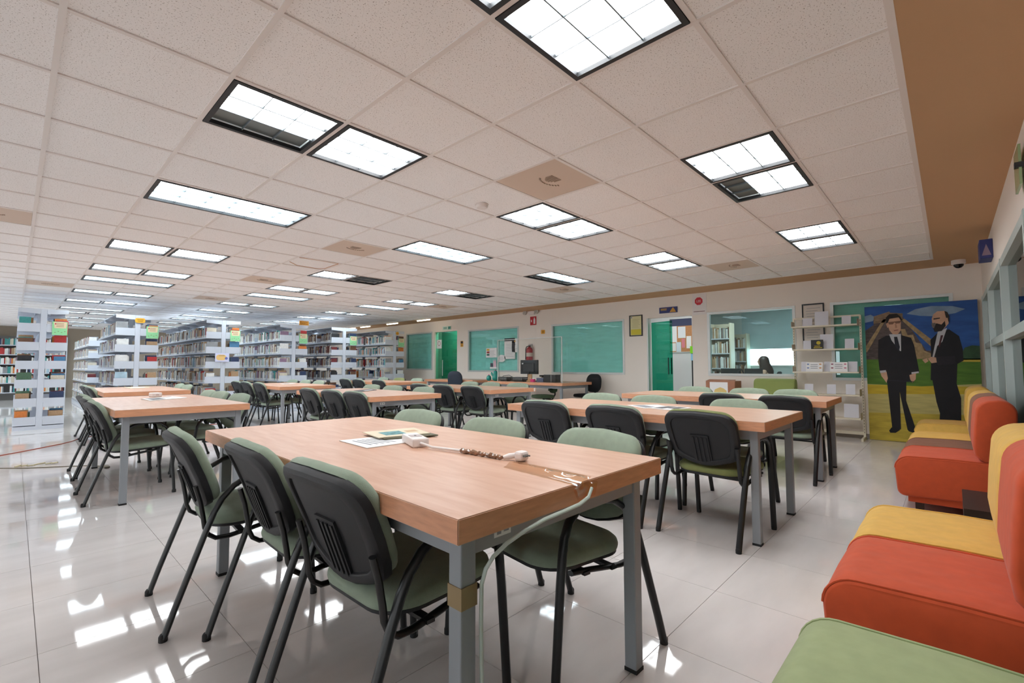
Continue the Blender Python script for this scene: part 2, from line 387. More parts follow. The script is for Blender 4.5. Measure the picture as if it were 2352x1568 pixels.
DARK = {(-2, 2): (1, 1, 0), (3, -1): (1, 1, 0), (3, 9): (0, 0, 0), (7, 9): (0, 0, 0), (6, 5): (1, 1, 0)}
RN = {v: n for n, (v, k) in zip(('first', 'second', 'third', 'fourth', 'fifth', 'sixth', 'seventh', 'eighth', 'ninth', 'tenth', 'eleventh', 'twelfth', 'thirteenth'), ROWS)}
CN = {-10: 'outermost left', -6: 'far left', -2: 'left', 2: 'middle', 6: 'right'}
for (u, v), w in sorted(LIGHTS.items()):
    col = u if u in CN else u-1
    if col == -10 and v > 25: continue
    st = DARK.get((u, v), (1, 1, 1))
    state = 'unlit' if sum(st) == 0 else ('partly dark' if sum(st) < 3 else 'lit')
    half = '' if w == 2 else (', near half of its pair' if u == col else ', far half of its pair')
    lab = '%s %s ceiling light, %s column, %s row%s' % (state, 'long' if w == 2 else 'square', CN[col], RN[v], half)
    t = thing('ceiling_light', lab, 'ceiling light', (u*T, v*T, HC), 0, 'recessed ceiling lights')
    fr, hs, lv = LM[w]
    link('frame', fr, t); link('housing', hs, t); link('louvre', lv, t)
    for k in range(3):
        on = st[k]
        if on and (w == 2 or v >= 17): on = 2
        o = link('lamp', SM[w][on], t); o.location = (0, .04+k*(T-.08)/3, 0)
M_VENT = mat('beige_metal_panel', '#cfbaa8', .6)
vp = MB().box((.014, .014, 0), (T-.014, T-.014, .012)).mesh('panel', M_VENT)
vr = MB()
for k in range(9):
    a0, a1 = math.radians(100-k*0), 0
for k in range(7): vr.box((.22+k*.018, .20, -.006), (.227+k*.018, .30-.004*abs(k-3)**2, 0))
for k in range(10):
    a = math.radians(20+k*14); vr.cbox((.30+.13*math.cos(a)*.9, .26+.13*math.sin(a)*.6, -.003), (.02, .006, .006))
vr = vr.mesh('grille', mat('vent_grille', '#ab9684', .6))
VL = ['beige square air panel above the foreground table', 'beige air panel left of the long middle light', 'beige air panel farther back beside the stained tile', 'beige air panel near the cream back wall at right', 'beige air panel above the fire extinguisher sign', 'small beige air panel near the green glass door', 'beige air panel at the left picture edge', 'beige air panel above the leftmost bookcase', 'distant beige air panel above the bookcases']
for (u, v), lab in zip(VENTS, VL):
    t = thing('air_panel', lab, 'vent', (u*T, v*T, HC+.002), 0, 'beige ceiling air panels'); link('panel', vp, t); link('grille', vr, t)
t = thing('smoke_detector', 'round white smoke detector on the ceiling tiles', 'smoke detector', (1.5*T, 2.75*T, HC+.006))
MB().lathe([(.055, 0), (.055, -.02), (.045, -.032), (.02, -.036)], n=20).build('body', M_TBAR, t, smooth=40)
MB().lathe([(.062, 0), (.062, -.008)], n=20).build('base', M_TBAR, t, smooth=40)
M_WARM = emis('warm_tube', (1, .86, .62, 1), 3.0)
for k, (y, lab) in enumerate(((10.5, 'nearest'), (12.25, 'second'), (14.0, 'third'), (15.05, 'farthest'))):
    t = thing('strip_light', '%s warm strip light along the tan ceiling edge' % lab, 'strip light', (6.72, y, HC), 0, 'warm strip lights on the soffit')
    MB().box((-.05, -.34, -.012), (.05, .34, 0)).build('tray', M_TBAR, t)
    MB().tube([(0, -.32, -.025), (0, .32, -.025)], .016, 8).build('lamp', M_WARM, t)
# ================================================================== TABLES
TW, TL, TZ, TI = 1.019, 2.24, .796, .084
def make_table(name, label, cat, w, l, group=None):
    t = thing(name, label, cat, (0, 0, 0), 0, group); hx, hy = w/2, l/2
    mb = MB().box((-hx, -hy, TZ-.061), (hx, hy, TZ))
    me = mb.mesh('tabletop', [M_WOOD, M_WOODE])
    for p in me.polygons:
        if abs(p.normal.z) < .5: p.material_index = 1
    bm = bmesh.new(); bm.from_mesh(me); bmesh.ops.bevel(bm, geom=list(bm.edges), offset=.0025, segments=2, affect='EDGES'); bm.to_mesh(me); bm.free()
    link('tabletop', me, t)
    a, b = hx-TI, hy-TI
    leg = MB().box((-.025, -.025, .012), (.025, .025, TZ-.062)).mesh('leg', M_GREY, bevel=.004)
    ft = MB().box((-.026, -.026, 0), (.026, .026, .014)).mesh('foot', M_RUBBER)
    for sx in (-1, 1):
        for sy in (-1, 1):
            o = link('leg', leg, t); o.location = (sx*a, sy*b, 0); link('foot', ft, o)
    for sy in (-1, 1): MB().box((-a+.025, sy*b-.02, TZ-.125), (a-.025, sy*b+.02, TZ-.063)).build('apron', M_GREY, t)
    for sx in (-1, 1): MB().box((sx*a-.02, -b+.025, TZ-.125), (sx*a+.02, b-.025, TZ-.063)).build('apron', M_GREY, t)
    return t
TABS = {'T1': (-.664, .622, -.015), 'T2': (1.84, .639, -.003), 'T3': (4.052, .687, .019), 'T4': (-.817, 4.802, -.004), 'T5': (-.52, 8.347, -.013),
        'T6': (1.494, 4.717, -.026), 'T7': (1.86, 8.42, -.03), 'T8': (3.503, 4.785, -.017), 'T9': (4.28, 8.80, -.02)}
TLAB = {'T1': 'large beech table in the foreground with a taped cable on it', 'T2': 'beech table right behind the foreground table, open magazines on top', 'T3': 'farthest right beech table, closest to the cream display rack', 'T4': 'front beech table of the left row, white adapter on it', 'T5': 'rear beech table of the left row, close to the bookcases', 'T6': 'front beech table of the middle row, dark leaflet on it', 'T7': 'rear beech table of the middle row below the ACCESO GENERAL sign', 'T8': 'beech table in front of the computer desk, tape on its corner', 'T9': 'beech table farthest back, closest to the rightmost bookcase'}
proto = None; TOBJ = {}
for k, (x, y, a) in TABS.items():
    if proto is None:
        proto = make_table('library_table', TLAB[k], 'table', TW, TL, 'beech library tables'); proto.location = (x, y, 0); proto.rotation_euler = (0, 0, a); tt = proto
    else: tt = dup(proto, (x, y, 0), a, TLAB[k])
    TOBJ[k] = tt
for k, tt in TOBJ.items():
    if k in ('T1', 'T6', 'T8'):
        o = MB().box((-.032, -.0008, -.014), (.032, 0, .014)).box((-.022, -.0012, -.008), (-.006, -.0008, .008), 1).box((.004, -.0012, -.005), (.024, -.0008, .005), 1).build('sticker', [mat('sticker_white', '#d9dcdc', .5), M_PRINT], tt)
        o.location = (-.30 if k == 'T1' else -.32, -TL/2+TI-.0202, TZ-.09)
    if k == 'T8':
        MB().box((TW/2-.05, -TL/2-.0012, TZ-.055), (TW/2-.02, -TL/2-.0002, TZ-.003)).build('tape_patch', M_PAPER, tt)
# ================================================================== ARMCHAIRS
def chair_meshes(fabric, sfx):
    D = {}
    # side frame: rear leg - arm - front leg, oval tube
    ctrl = [(-.305, .012), (-.27, .12), (-.235, .22), (-.20, .32), (-.165, .42), (-.135, .50), (-.105, .555), (-.06, .605), (0, .640), (.07, .655), (.14, .655), (.20, .640), (.24, .605), (.262, .555), (.272, .50), (.283, .40), (.295, .25), (.307, .10), (.313, .012)]
    def oval(path, ry, rn, n=10):
        R = []
        for i, p in enumerate(path):
            a = path[max(i-1, 0)]; b = path[min(i+1, len(path)-1)]; tx, tz = b[0]-a[0], b[1]-a[1]; l = math.hypot(tx, tz); nx, nz = -tz/l, tx/l
            R.append([(p[0]+nx*rn*math.sin(2*math.pi*k/n), ry*math.cos(2*math.pi*k/n), p[1]+nz*rn*math.sin(2*math.pi*k/n)) for k in range(n)])
        return MB().rings(R)
    D['side_frame'] = oval(ctrl, .019, .0125).mesh('side_frame', M_TUBE, smooth=50)
    J = [(-.205, .62), (-.185, .55), (-.172, .48), (-.165, .43), (-.150, .395), (-.12, .373), (-.07, .370), (0, .380), (.10, .396), (.20, .408)]
    D['back_support'] = oval(J, .015, .010).mesh('back_support', M_TUBE, smooth=50)
    D['foot'] = MB().lathe([(.017, 0), (.017, .022), (.012, .03)], n=10).mesh('foot', M_RUBBER, smooth=50)
    D['cross_bar'] = MB().box((.12, -.26, .392), (.15, .26, .404)).box((-.03, -.26, .374), (0, .26, .386)).mesh('cross_bar', M_TUBE)
    # seat
    def seat_out(w, dpt, n=8):
        P = rounded(dpt, w, .13, n); return [(x*(1.0)+.085, y*(1.0+.10*(x/dpt))) for x, y in P]
    O = seat_out(.49, .46)
    def loft(prof, O, c, zf):
        return [[(c[0]+(x-c[0])*s, c[1]+(y-c[1])*s, zf((c[0]+(x-c[0])*s, c[1]+(y-c[1])*s))+h) for x, y in O] for s, h in prof]
    tilt = lambda p: .425+.05*(p[0]-.085)-.03*max(0, (p[0]-.22))*2
    D['seat_cushion'] = MB().rings(loft([(.95, 0), (1.0, .008), (1.012, .022), (.995, .038), (.94, .049), (.8, .056), (.5, .055), (.2, .052)], O, (.085, 0), tilt)).mesh('seat_cushion'+sfx, fabric, smooth=60)
    D['seat_pan'] = MB().rings(loft([(.6, -.018), (.9, -.016), (.985, -.006), (.985, .004)], O, (.085, 0), tilt)).mesh('seat_pan', M_SHELL, smooth=40)
    # backrest: outline in (y, s) with s along the lean
    def out(grow=0, topx=0):
        P = []
        hw = .25+grow; r = .088; zt = .40+grow+topx
        def corner(cx, cs, a0, a1, n=6):
            for i in range(n+1):
                a = math.radians(a0+(a1-a0)*i/n); P.append((cx+r*math.cos(a), cs+r*math.sin(a)))
        corner(hw-r, zt-r-.008, 0, 84)
        for i in (-1, 0, 1): P.append((-i*.06, zt+.002-.003*abs(i)))
        corner(-hw+r, zt-r-.008, 96, 180)
        P += [(-hw+.004, .20), (-hw+.012, .12), (-hw+.026, .075-grow)]
        for i in range(7):
            a = i/6; yy = (-hw+.055)*(1-a)+(hw-.055)*a; P.append((yy, .052-grow-.05*math.sin(math.pi*a)))
        P += [(hw-.026, .075-grow), (hw-.012, .12), (hw-.004, .20)]
        return P
    bx, bz, lx, lz = -.125, .475, -.375, .927
    def place(y, s, d):    # d: distance in front of the mid surface
        px = bx+lx*s*1.0+.42*y*y-.25*(s-.2)**2+d*lz; pz = bz+lz*s-d*lx
        return (px, y, pz)
    def plate(O, prof):
        cy, cs = 0, .20
        return [[place(cy+(y-cy)*k, cs+(s-cs)*k, d) for y, s in O] for k, d in prof]
    O = out()
    D['backrest_shell'] = MB().rings(plate(O, [(.3, -.016), (.70, -.017), (.79, -.017), (.80, -.025), (.82, -.028), (.93, -.028), (.985, -.020), (1.0, -.008), (1.0, .006)]))
    pl = D['backrest_shell']
    q = lambda y, s, d: place(y, s, d)
    for y0, y1, s0, s1, d0, d1 in [(-.062, .062, .03, .235, -.024, -.012)]+[(-.05+k*.029, -.037+k*.029, .04, .222, -.029, -.020) for k in range(4)]:
        pl.quadbox([q(y0, s0, d0), q(y1, s0, d0), q(y1, s0, d1), q(y0, s0, d1), q(y0, s1, d0), q(y1, s1, d0), q(y1, s1, d1), q(y0, s1, d1)])
    D['backrest_shell'] = pl.mesh('backrest_shell', M_SHELL, smooth=35)
    O2 = out(-.004, .012)
    D['backrest_cushion'] = MB().rings(plate(O2, [(.975, .004), (.99, .014), (.985, .028), (.955, .042), (.88, .051), (.7, .054), (.4, .051), (.15, .049)])).mesh('backrest_cushion'+sfx, fabric, smooth=60)
    return D
CMS = {'g': chair_meshes(M_GREEN, ''), 'o': chair_meshes(M_GREEN2, '_olive')}
def place_chair(x, y, rz, label, kind='g'):
    D = CMS[kind]; t = thing('armchair', label, 'chair', (x, y, 0), rz, 'padded armchairs around the library tables')
    for s in (-1, 1):
        o = link('side_frame', D['side_frame'], t); o.location = (0, s*.272, 0)
        for fx in (-.307, .313):
            f = link('foot', D['foot'], o); f.location = (fx, 0, 0)
        o = link('back_support', D['back_support'], t); o.location = (0, s*.238, 0)
    for k in ('seat_pan', 'seat_cushion', 'cross_bar', 'backrest_shell', 'backrest_cushion'): link(k, D[k], t)
    return t
TN = {'T1': 'the foreground table', 'T2': 'the magazine table', 'T3': 'the table by the display rack', 'T4': 'the adapter table at left', 'T5': 'the rear left table', 'T6': 'the dark leaflet table', 'T7': 'the table below ACCESO GENERAL', 'T8': 'the table before the computer desk', 'T9': 'the table farthest back'}
R = math.radians
BT = .272   # distance of the back's top from the chair origin
def rel(k, side, o, ys):
    x, y, a = TABS[k]; s = -1 if side == 'L' else 1
    return [(x+s*(TW/2+oo-BT), yy, (R(aa) if side == 'L' else R(180+aa))) for yy, oo, aa in ys]
SEATS = {
 ('T1', 'L'): [(-1.005, .10, R(1)), (-1.015, .715, R(-2)), (-1.115, 1.37, R(-4))],
 ('T1', 'R'): [(-.278, -.112, R(171)), (-.265, .555, R(179)), (-.245, 1.30, R(181))],
 ('T2', 'L'): [(1.505, -.10, R(-4)), (1.495, .57, R(-2)), (1.50, 1.27, R(1))],
 ('T2', 'R'): rel('T2', 'R', 0, [(.035, .17, 0), (.83, .17, 1), (1.44, .17, -1)]),
 ('T3', 'L'): rel('T3', 'L', 0, [(-.10, .11, -3), (.53, .11, 1)]),
 ('T3', 'R'): rel('T3', 'R', 0, [(.06, .2, 2), (.60, .2, 0), (1.31, .2, 0)]),
 ('T4', 'L'): [(-1.175, 4.2, R(1)), (-1.155, 4.92, R(0)), (-1.135, 5.57, R(2))],
 ('T4', 'R'): rel('T4', 'R', 0, [(4.40, .17, 4), (5.12, .17, 1), (5.62, .17, 0)]),
 ('T5', 'L'): rel('T5', 'L', 0, [(8.25, .10, 0), (9.05, .10, 1)]),
 ('T5', 'R'): rel('T5', 'R', 0, [(7.95, .14, 0), (8.62, .17, 0)]),
 ('T6', 'L'): rel('T6', 'L', 0, [(3.92, .11, 0), (4.50, .12, 1), (5.18, .12, -1)]),
 ('T6', 'R'): rel('T6', 'R', 0, [(4.19, .18, 0), (4.95, .16, 2), (5.58, .16, 0)]),
 ('T7', 'L'): rel('T7', 'L', 0, [(8.22, .11, 0), (8.95, .11, 0), (9.52, .11, 1)]),
 ('T7', 'R'): rel('T7', 'R', 0, [(8.36, .17, 0), (9.02, .17, 0), (9.70, .17, 1)]),
 ('T8', 'L'): rel('T8', 'L', 0, [(4.06, .10, -2), (4.78, .10, 0), (5.42, .10, 0)]),
 ('T8', 'R'): rel('T8', 'R', 0, [(4.18, .18, 5), (4.87, .18, 0), (5.45, .18, 0)]),
 ('T9', 'L'): rel('T9', 'L', 0, [(8.05, .10, 0), (8.95, .10, 0), (9.60, .10, 0)]),
 ('T9', 'R'): rel('T9', 'R', 0, [(8.28, .18, 0), (9.06, .18, 0), (9.82, .18, 0)])}
for (k, side), S in SEATS.items():
    words = ('nearest', 'middle', 'farthest') if len(S) == 3 else ('nearer', 'farther')
    for w, (x, y, a) in zip(words, S):
        kind = 'o' if (k, side, w) in (('T2', 'L', 'nearest'), ('T9', 'R', 'middle')) else 'g'
        lab = '%s %s armchair %s at %s' % (w, 'olive' if kind == 'o' else 'sage green', 'showing its black back' if side == 'L' else 'facing us', TN[k])
        place_chair(x, y, a, lab, kind)
# ================================================================== LOUNGE SEATS along the glass wall
def rbox(a, b, r, seg=4): return MB().box(a, b), r, seg
def lounge(x0, x1, m, label, yb=-1.69, yf=-.985, zt=.43, zb=.90, loc=None, rz=0):
    w = x1-x0; t = thing('lounge_chair', label, 'armchair', loc or ((x0+x1)/2, (yb+yf)/2, 0), rz, 'upholstered lounge seats')
    d = yf-yb; hw = w/2-.004
    # seat block: rounded profile in (y,z), front bulging, extruded along x with rounded ends
    def prof_loft(P, c, ends):
        Rg = []
        for xx, k, sh in ends: Rg.append([(xx, c[0]+(y-c[0])*k, c[1]+(z-c[1])*sh) for y, z in P])
        return Rg
    y0, y1 = -d/2, d/2
    def arc(cy, cz, r, a0, a1, n=7): return [(cy+r*math.cos(R(a0+(a1-a0)*i/n)), cz+r*math.sin(R(a0+(a1-a0)*i/n))) for i in range(n+1)]
    P = arc(y1-.10, zt-.10, .10, 0, 90)+[(0, zt+.006)]+arc(y0+.04, zt-.04, .04, 90, 180, 3)+arc(y0+.04, .17, .04, 180, 270, 3)+[(0, .125)]+arc(y1-.06, .165, .05, 270, 360, 4)
    c = (0, (.13+zt)/2)
    sh = lambda e: [(-hw, .965, .93), (-hw+.006, .985, .97), (-hw+.018, 1, 1), (-hw+.1, 1.002, 1.012), (0, 1.006, 1.03), (hw-.1, 1.002, 1.012), (hw-.018, 1, 1), (hw-.006, .985, .97), (hw, .965, .93)]
    st_ = MB().rings(prof_loft(P, c, sh(0))).build('seat', m, t, smooth=40)
    for xx in (-hw+.012, hw-.012):
        pp = [(xx, c[0]+(y-c[0])*1.0, c[1]+(z-c[1])*1.0) for y, z in P]
        MB().tube(pp[:14], .0045, 6).build('piping', m, st_, smooth=60)
    # backrest, leaning a little
    yb0, yb1 = y0, y0+.225
    Q = arc(yb1-.095, zb-.10, .095, 10, 90)+arc(yb0+.10, zb-.095, .095, 90, 180)+[(yb0+.012, .62), (yb0+.015, zt+.004), (yb1-.03, zt+.004), (yb1+.012, zt+.05), (yb1+.02, .55), (yb1+.012, .68)]
    Rg = prof_loft(Q, ((yb0+yb1)/2, (zt+zb)/2), [(-hw, .86, .93), (-hw+.006, .92, .965), (-hw+.02, .98, .99), (-hw+.05, 1, 1), (0, 1.0, 1.004), (hw-.05, 1, 1), (hw-.02, .98, .99), (hw-.006, .92, .965), (hw, .86, .93)])
    lo = min(p[2] for r in Rg for p in r)
    Rg = [[(p[0], p[1], max(p[2], zt+.003)) for p in r] for r in Rg]
    MB().rings(Rg).build('backrest', m, t, smooth=50)
    MB().box((-hw+.02, y0+.03, .075), (hw-.02, y1-.075, .128)).build('plinth', m, t)
    for sx in (-1, 1):
        for yy in (y0+.08, y1-.14):
            MB().cbox((sx*(hw-.08), yy, .0375), (.07, .05, .075)).build('leg', mat('dark_wood_leg', '#3a2418', .5), t)
    return t
lounge(-.96, -.27, M_LIME, 'pale green lounge seat in the bottom right corner')
lounge(.04, .62, M_ORANGE, 'orange lounge seat nearest to us beside the pale green one')
lounge(.62, 1.22, M_YELLOW, 'mustard lounge seat joined behind the nearest orange one')
lounge(2.98, 3.68, M_ORANGE, 'orange lounge seat in the far group beside the low dark table')
lounge(3.68, 4.32, M_BROWN, 'brown lounge seat between the orange and mustard ones')
lounge(4.32, 4.96, M_YELLOW, 'mustard lounge seat joined behind the brown one')
lounge(5.85, 6.50, M_YELLOW, 'mustard lounge seat standing alone beside the mural panel')
M_LIME2 = mat('lime_upholstery', '#8f9d5a', .8, bump=.5, bscale=9)
lounge(-.32, .32, M_LIME2, 'lime green lounge seat against the back wall by the display rack', loc=(6.86, .875, 0), rz=R(90), zb=.93)
t = thing('side_table', 'low dark wooden side table between the two lounge groups', 'side table', (2.30, -1.53, 0))
M_DW = mat('dark_wenge', '#2a1a13', .45, noise=.15, nscale=20, stretch=(1, 8, 1))
MB().box((-.30, -.16, .25), (.30, .16, .30)).build('top', M_DW, t)
MB().box((-.29, -.15, .225), (.29, .15, .25)).build('edge_strip', mat('pale_edge', '#c3a480', .6), t)
MB().box((-.30, -.16, .16), (.30, .16, .225)).build('lower_board', M_DW, t)
for sx in (-1, 1):
    for sy in (-1, 1): MB().cbox((sx*.26, sy*.12, .08), (.06, .06, .16)).build('leg', M_DW, t)
# ================================================================== BOOKCASES
LEV = [1.81, 1.463, 1.117, .77, .425, .085]      # underside of each shelf plate
SEC = .92
def bookcase(xa, xb, y0, n, label, canopy=True, levels=LEV, top=2.24, ncan=None):
    w = xb-xa; t = thing('bookcase', label, 'bookcase', ((xa+xb)/2, y0, 0), 0, 'white double sided bookcases'); h = w/2
    ncan = n if ncan is None else ncan
    post = MB().box((-.042, 0, 0), (.042, .05, top)).mesh('post', M_WHITE)
    for k in range(n+1):
        o = link('post', post, t); o.location = (0, min(k*SEC, n*SEC-.05), 0)
    sd = h-.045
    brk = MB().box((0, 0, 0), (sd, .004, .155)).mesh('bracket', M_WHITE)
    brd = MB().box((0, .004, 0), (sd, SEC-.004, .022)).box((sd-.003, .004, .022), (sd, SEC-.004, .03)).mesh('shelf', M_WHITE)
    cb = MB().box((0, 0, 0), (.26, .006, .05)).mesh('canopy_arm', M_WHITE)
    for s in (0, 1):
        for z in levels:
            for k in range(n):
                o = link('shelf', brd, t); b1 = link('bracket', brk, o)
                o.location = ((.045, k*SEC, z) if s == 0 else (-.045, k*SEC+SEC, z)); o.rotation_euler = (0, 0, 0 if s == 0 else math.pi)
                if s == 1: b1.location = (0, SEC-.004, 0)
        if canopy:
            for k in range(ncan):
                o = link('canopy', MB_CAN(sd), t); o.location = ((.045, k*SEC, top-.012) if s == 0 else (-.045, k*SEC+SEC, top-.012)); o.rotation_euler = (0, 0, 0 if s == 0 else math.pi)
                e = link('canopy_end', MB_CEND(sd), o); e.location = (0, 0, 0) if s == 0 else (0, SEC-.006, 0)
    MB().box((-h, .001, 0), (h, n*SEC, .07)).build('plinth', M_WHITE, t)
    return t
_c = {}
def MB_CAN(sd):
    if ('a', sd) not in _c: _c[('a', sd)] = MB().box((0, 0, 0), (sd, SEC, .012)).box((.06, .0, -.05), (.066, SEC, 0)).mesh('canopy', M_WHITE)
    return _c[('a', sd)]
def MB_CEND(sd):
    if ('b', sd) not in _c: _c[('b', sd)] = MB().quadbox([(0, 0, -.085), (sd, 0, -.06), (sd, .006, -.06), (0, .006, -.085), (0, 0, 0), (sd, 0, 0), (sd, .006, 0), (0, .006, 0)]).mesh('canopy_end', M_WHITE)
    return _c[('b', sd)]
CASES = [(-1.89, -1.22, 11.0, 3, 'leftmost white bookcase seen end-on with a green notice'), (-.51, .21, 11.1, 3, 'second white bookcase from the left with a yellow oval sign'),
         (1.09, 1.80, 11.1, 6, 'third white bookcase from the left with a white info card'), (2.71, 3.41, 11.1, 4, 'fourth white bookcase from the left, ACCESO GENERAL sign on top'),
         (4.07, 4.83, 11.1, 4, 'fifth white bookcase from the left with orange books'), (5.76, 6.43, 11.1, 3, 'rightmost white bookcase beside the teal window')]
for c in CASES: bookcase(*c)
LEV2 = [1.74, 1.40, 1.05, .71, .37, .085]
bookcase(-.50, .20, 16.2, 5, 'white bookcase farther back behind the second one', canopy=False, levels=LEV2, top=2.0)
# far wall shelving, front towards us
t = thing('wall_shelving', 'long white wall shelving at the far left end of the hall', 'bookcase', (-2.6, 22.45, 0))
ZF = [1.93, 1.60, 1.27, .94, .61, .28]
for k in range(5): MB().box((-2.0+k, .02, 0), (-1.97+k, .40, 2.25)).build('post', M_WHITE, t)
for z in ZF:
    for k in range(4): MB().box((-1.97+k, .0, z-.03), (-1.0+k, .38, z)).build('shelf', M_WHITE, t)
MB().box((-2.0, .381, 0), (2.03, .40, 2.25)).build('back_panel', mat('shelf_back', '#8d8a86', .8), t)
# ---- books
PAL = {'cream': '#cfc6b4', 'white': '#dcdcda', 'grey': '#8f9092', 'brown': '#6d4b38', 'tan': '#a98a6a', 'maroon': '#6e2d30', 'navy': '#2c3a5c', 'blue': '#4a7da3', 'black': '#26262a', 'red': '#b03030', 'green': '#4c6b54', 'teal': '#3f8f8c', 'orange': '#d07a3a', 'mauve': '#8a6f86', 'pale blue': '#a9c3d2'}
M_PAGE = mat('book_pages', '#d9d2c0', .9); M_LABEL = mat('spine_label', '#e9e9e6', .7)
BMAT = {k: mat('cover_'+k.replace(' ', '_'), v, .6, noise=.12, nscale=9) for k, v in PAL.items()}
BK = {}
for k in PAL:
    b = MB().box((0, 0, 0), (.05, 1, 1)).box((.05, 0, 0), (1, .10, 1)).box((.05, .90, 0), (1, 1, 1))
    b.box((.05, .10, .02), (.97, .90, .98), 1)
    b.box((-.004, .05, .04), (0, .95, .24), 2).box((-.003, .2, .62), (0, .8, .78), 3)
    BK[k] = b.mesh('book_'+k.replace(' ', '_'), [BMAT[k], M_PAGE, M_LABEL, mat('spine_title', '#b9a98a', .6)])
names = list(PAL)
MIX = {1: ['cream', 'grey', 'tan', 'white', 'maroon', 'grey', 'pale blue', 'cream', 'grey', 'mauve', 'white'], 2: ['brown', 'tan', 'cream', 'grey', 'red', 'tan', 'cream', 'black', 'cream', 'grey', 'white', 'grey', 'pale blue'],
       3: ['cream', 'white', 'white', 'tan', 'maroon', 'cream', 'mauve', 'white', 'grey', 'white', 'teal'], 4: ['grey', 'brown', 'maroon', 'cream', 'grey', 'black', 'grey', 'tan', 'brown', 'white', 'navy'],
       5: ['white', 'cream', 'red', 'navy', 'white', 'teal', 'cream', 'orange', 'pale blue', 'white', 'grey']}
allb = []     # (score, x, y, z, depth, thick, height, dir, colour, case, level)
ORD = ['second', 'third', 'fourth', 'fifth', 'sixth']
for ci in range(1, 6):
    xa, xb, y0, n, lab = CASES[ci]; vis = {1: 3, 2: 6, 3: 4, 4: 3, 5: 3}[ci]
    for li, z in enumerate(LEV):
        y = y0+.02
        while y < y0+vis*SEC-.05:
            th = random.choice((.018, .024, .03, .035, .045)); hh = random.uniform(.19, .265); dp = random.uniform(.15, .22)
            fy = (y-y0) % SEC
            if fy+th > SEC-.03: y = y0+(math.floor((y-y0)/SEC)+1)*SEC+.02; continue
            if random.random() < .035: y += random.uniform(.04, .12); continue
            colr = random.choice(MIX[ci]); q = project((xa+.03, y, z+.1))
            sc = th*hh/q[2]**2*(1 if li < 4 else .3)*((-1.91-xa)/-(q[2]))
            allb.append((abs(sc), xa+.018+random.uniform(0, .012), y, z+.022, dp, th-.0015, hh, 0, colr, ci, li)); y += th
    # a few volumes on the other face, near the end, covers showing
    for li, z in enumerate(LEV[:5]):
        y = y0+.015
        for k in range(5):
            th = random.choice((.03, .04, .05)); colr = random.choice(['red', 'orange', 'navy', 'blue', 'tan', 'brown', 'white']) if k < 2 else random.choice(MIX[ci])
            hh = random.uniform(.2, .27); dp = random.uniform(.15, .21)
            allb.append((1 if li < 4 else .0001, xb-.018, y, z+.022, dp, th-.002, hh, 1, colr, ci, li+10)); y += th
# leftmost bookcase: both faces near the end
for li, z in enumerate(LEV):
    for s in (0, 1):
        y = 11.03
        for k in range(6):
            th = random.choice((.03, .04, .055)); colr = [['teal', 'brown', 'black', 'green', 'tan', 'orange'], ['orange', 'red', 'blue', 'cream', 'navy', 'tan']][s][(li+k*5) % 6]
            allb.append((1, -1.872 if s == 0 else -1.238, y, z+.022, random.uniform(.14, .2), th-.002, random.uniform(.2, .27), s, colr, 0, li+10*s)); y += th
far = []
for li, z in enumerate(LEV2):
    y = 16.23
    while y < 20.7:
        th = random.choice((.02, .03, .04)); far.append((-.49, y, z+.022, random.uniform(.15, .2), th-.002, random.uniform(.19, .26), 0, random.choice(MIX[random.choice((1, 3))]))); y += th
        if (y-16.2) % SEC > SEC-.06: y += .08
allb.sort(key=lambda b: -b[0])
CW = ['first', 'second', 'third', 'fourth', 'fifth', 'sixth']
LW = ['top', 'second', 'third', 'fourth', 'fifth', 'lowest']
rest = {k: MB() for k in PAL}
def raw(B, x, y, z, dp, th, hh, s, colr):
    a, b = (x, x+dp) if s == 0 else (x-dp, x)
    B.box((a, y, z), (b, y+th, z+hh), names.index(colr))
    e = -.001 if s == 0 else .001; xx = x+e
    B.box((min(x, xx), y+.002, z+.012), (max(x, xx), y+th-.002, z+.05), len(names))
RB = MB(); NTH = ['first', 'second', 'third', 'fourth', 'fifth', 'sixth', 'seventh', 'eighth', 'ninth', 'tenth', 'eleventh', 'twelfth']
cnt = {}; rank = {}
for b in sorted(allb[:300], key=lambda b: b[2]):
    q_ = (b[8], b[9], b[10]); rank[id(b)] = cnt.get(q_, 0); cnt[q_] = rank[id(b)]+1
for k, bk in enumerate(allb):
    sc, x, y, z, dp, th, hh, s, colr, ci, li = bk
    if k < 300:
        o = link('book', BK[colr]); o.location = (x, y if s == 0 else y+th, z); o.scale = (dp, th, hh); o.rotation_euler = (0, 0, 0 if s == 0 else math.pi)
        tag(o, '%s %s book from the aisle, %s shelf, %s side of the %s bookcase' % (NTH[rank[id(bk)]], colr, LW[li % 10], 'right' if s else 'left', CW[ci] if ci else 'leftmost'), 'book', 'books on the white bookcases')
    else: raw(RB, x, y, z, dp, th, hh, s, colr)
for b in far: raw(RB, *b)
for z in ZF:      # far wall shelving books, spines towards -y
    x = -4.55
    while x < -.65:
        th = random.choice((.03, .04, .05)); hh = random.uniform(.19, .25); c = random.choice(MIX[random.choice((3, 5))])
        if ((x+4.6) % 1.0) > .04 and ((x+th+4.6) % 1.0) > .04: RB.box((x, 22.50, z), (x+th-.003, 22.68, z+hh), names.index(c))
        x += th+(.15 if random.random() < .03 else 0)
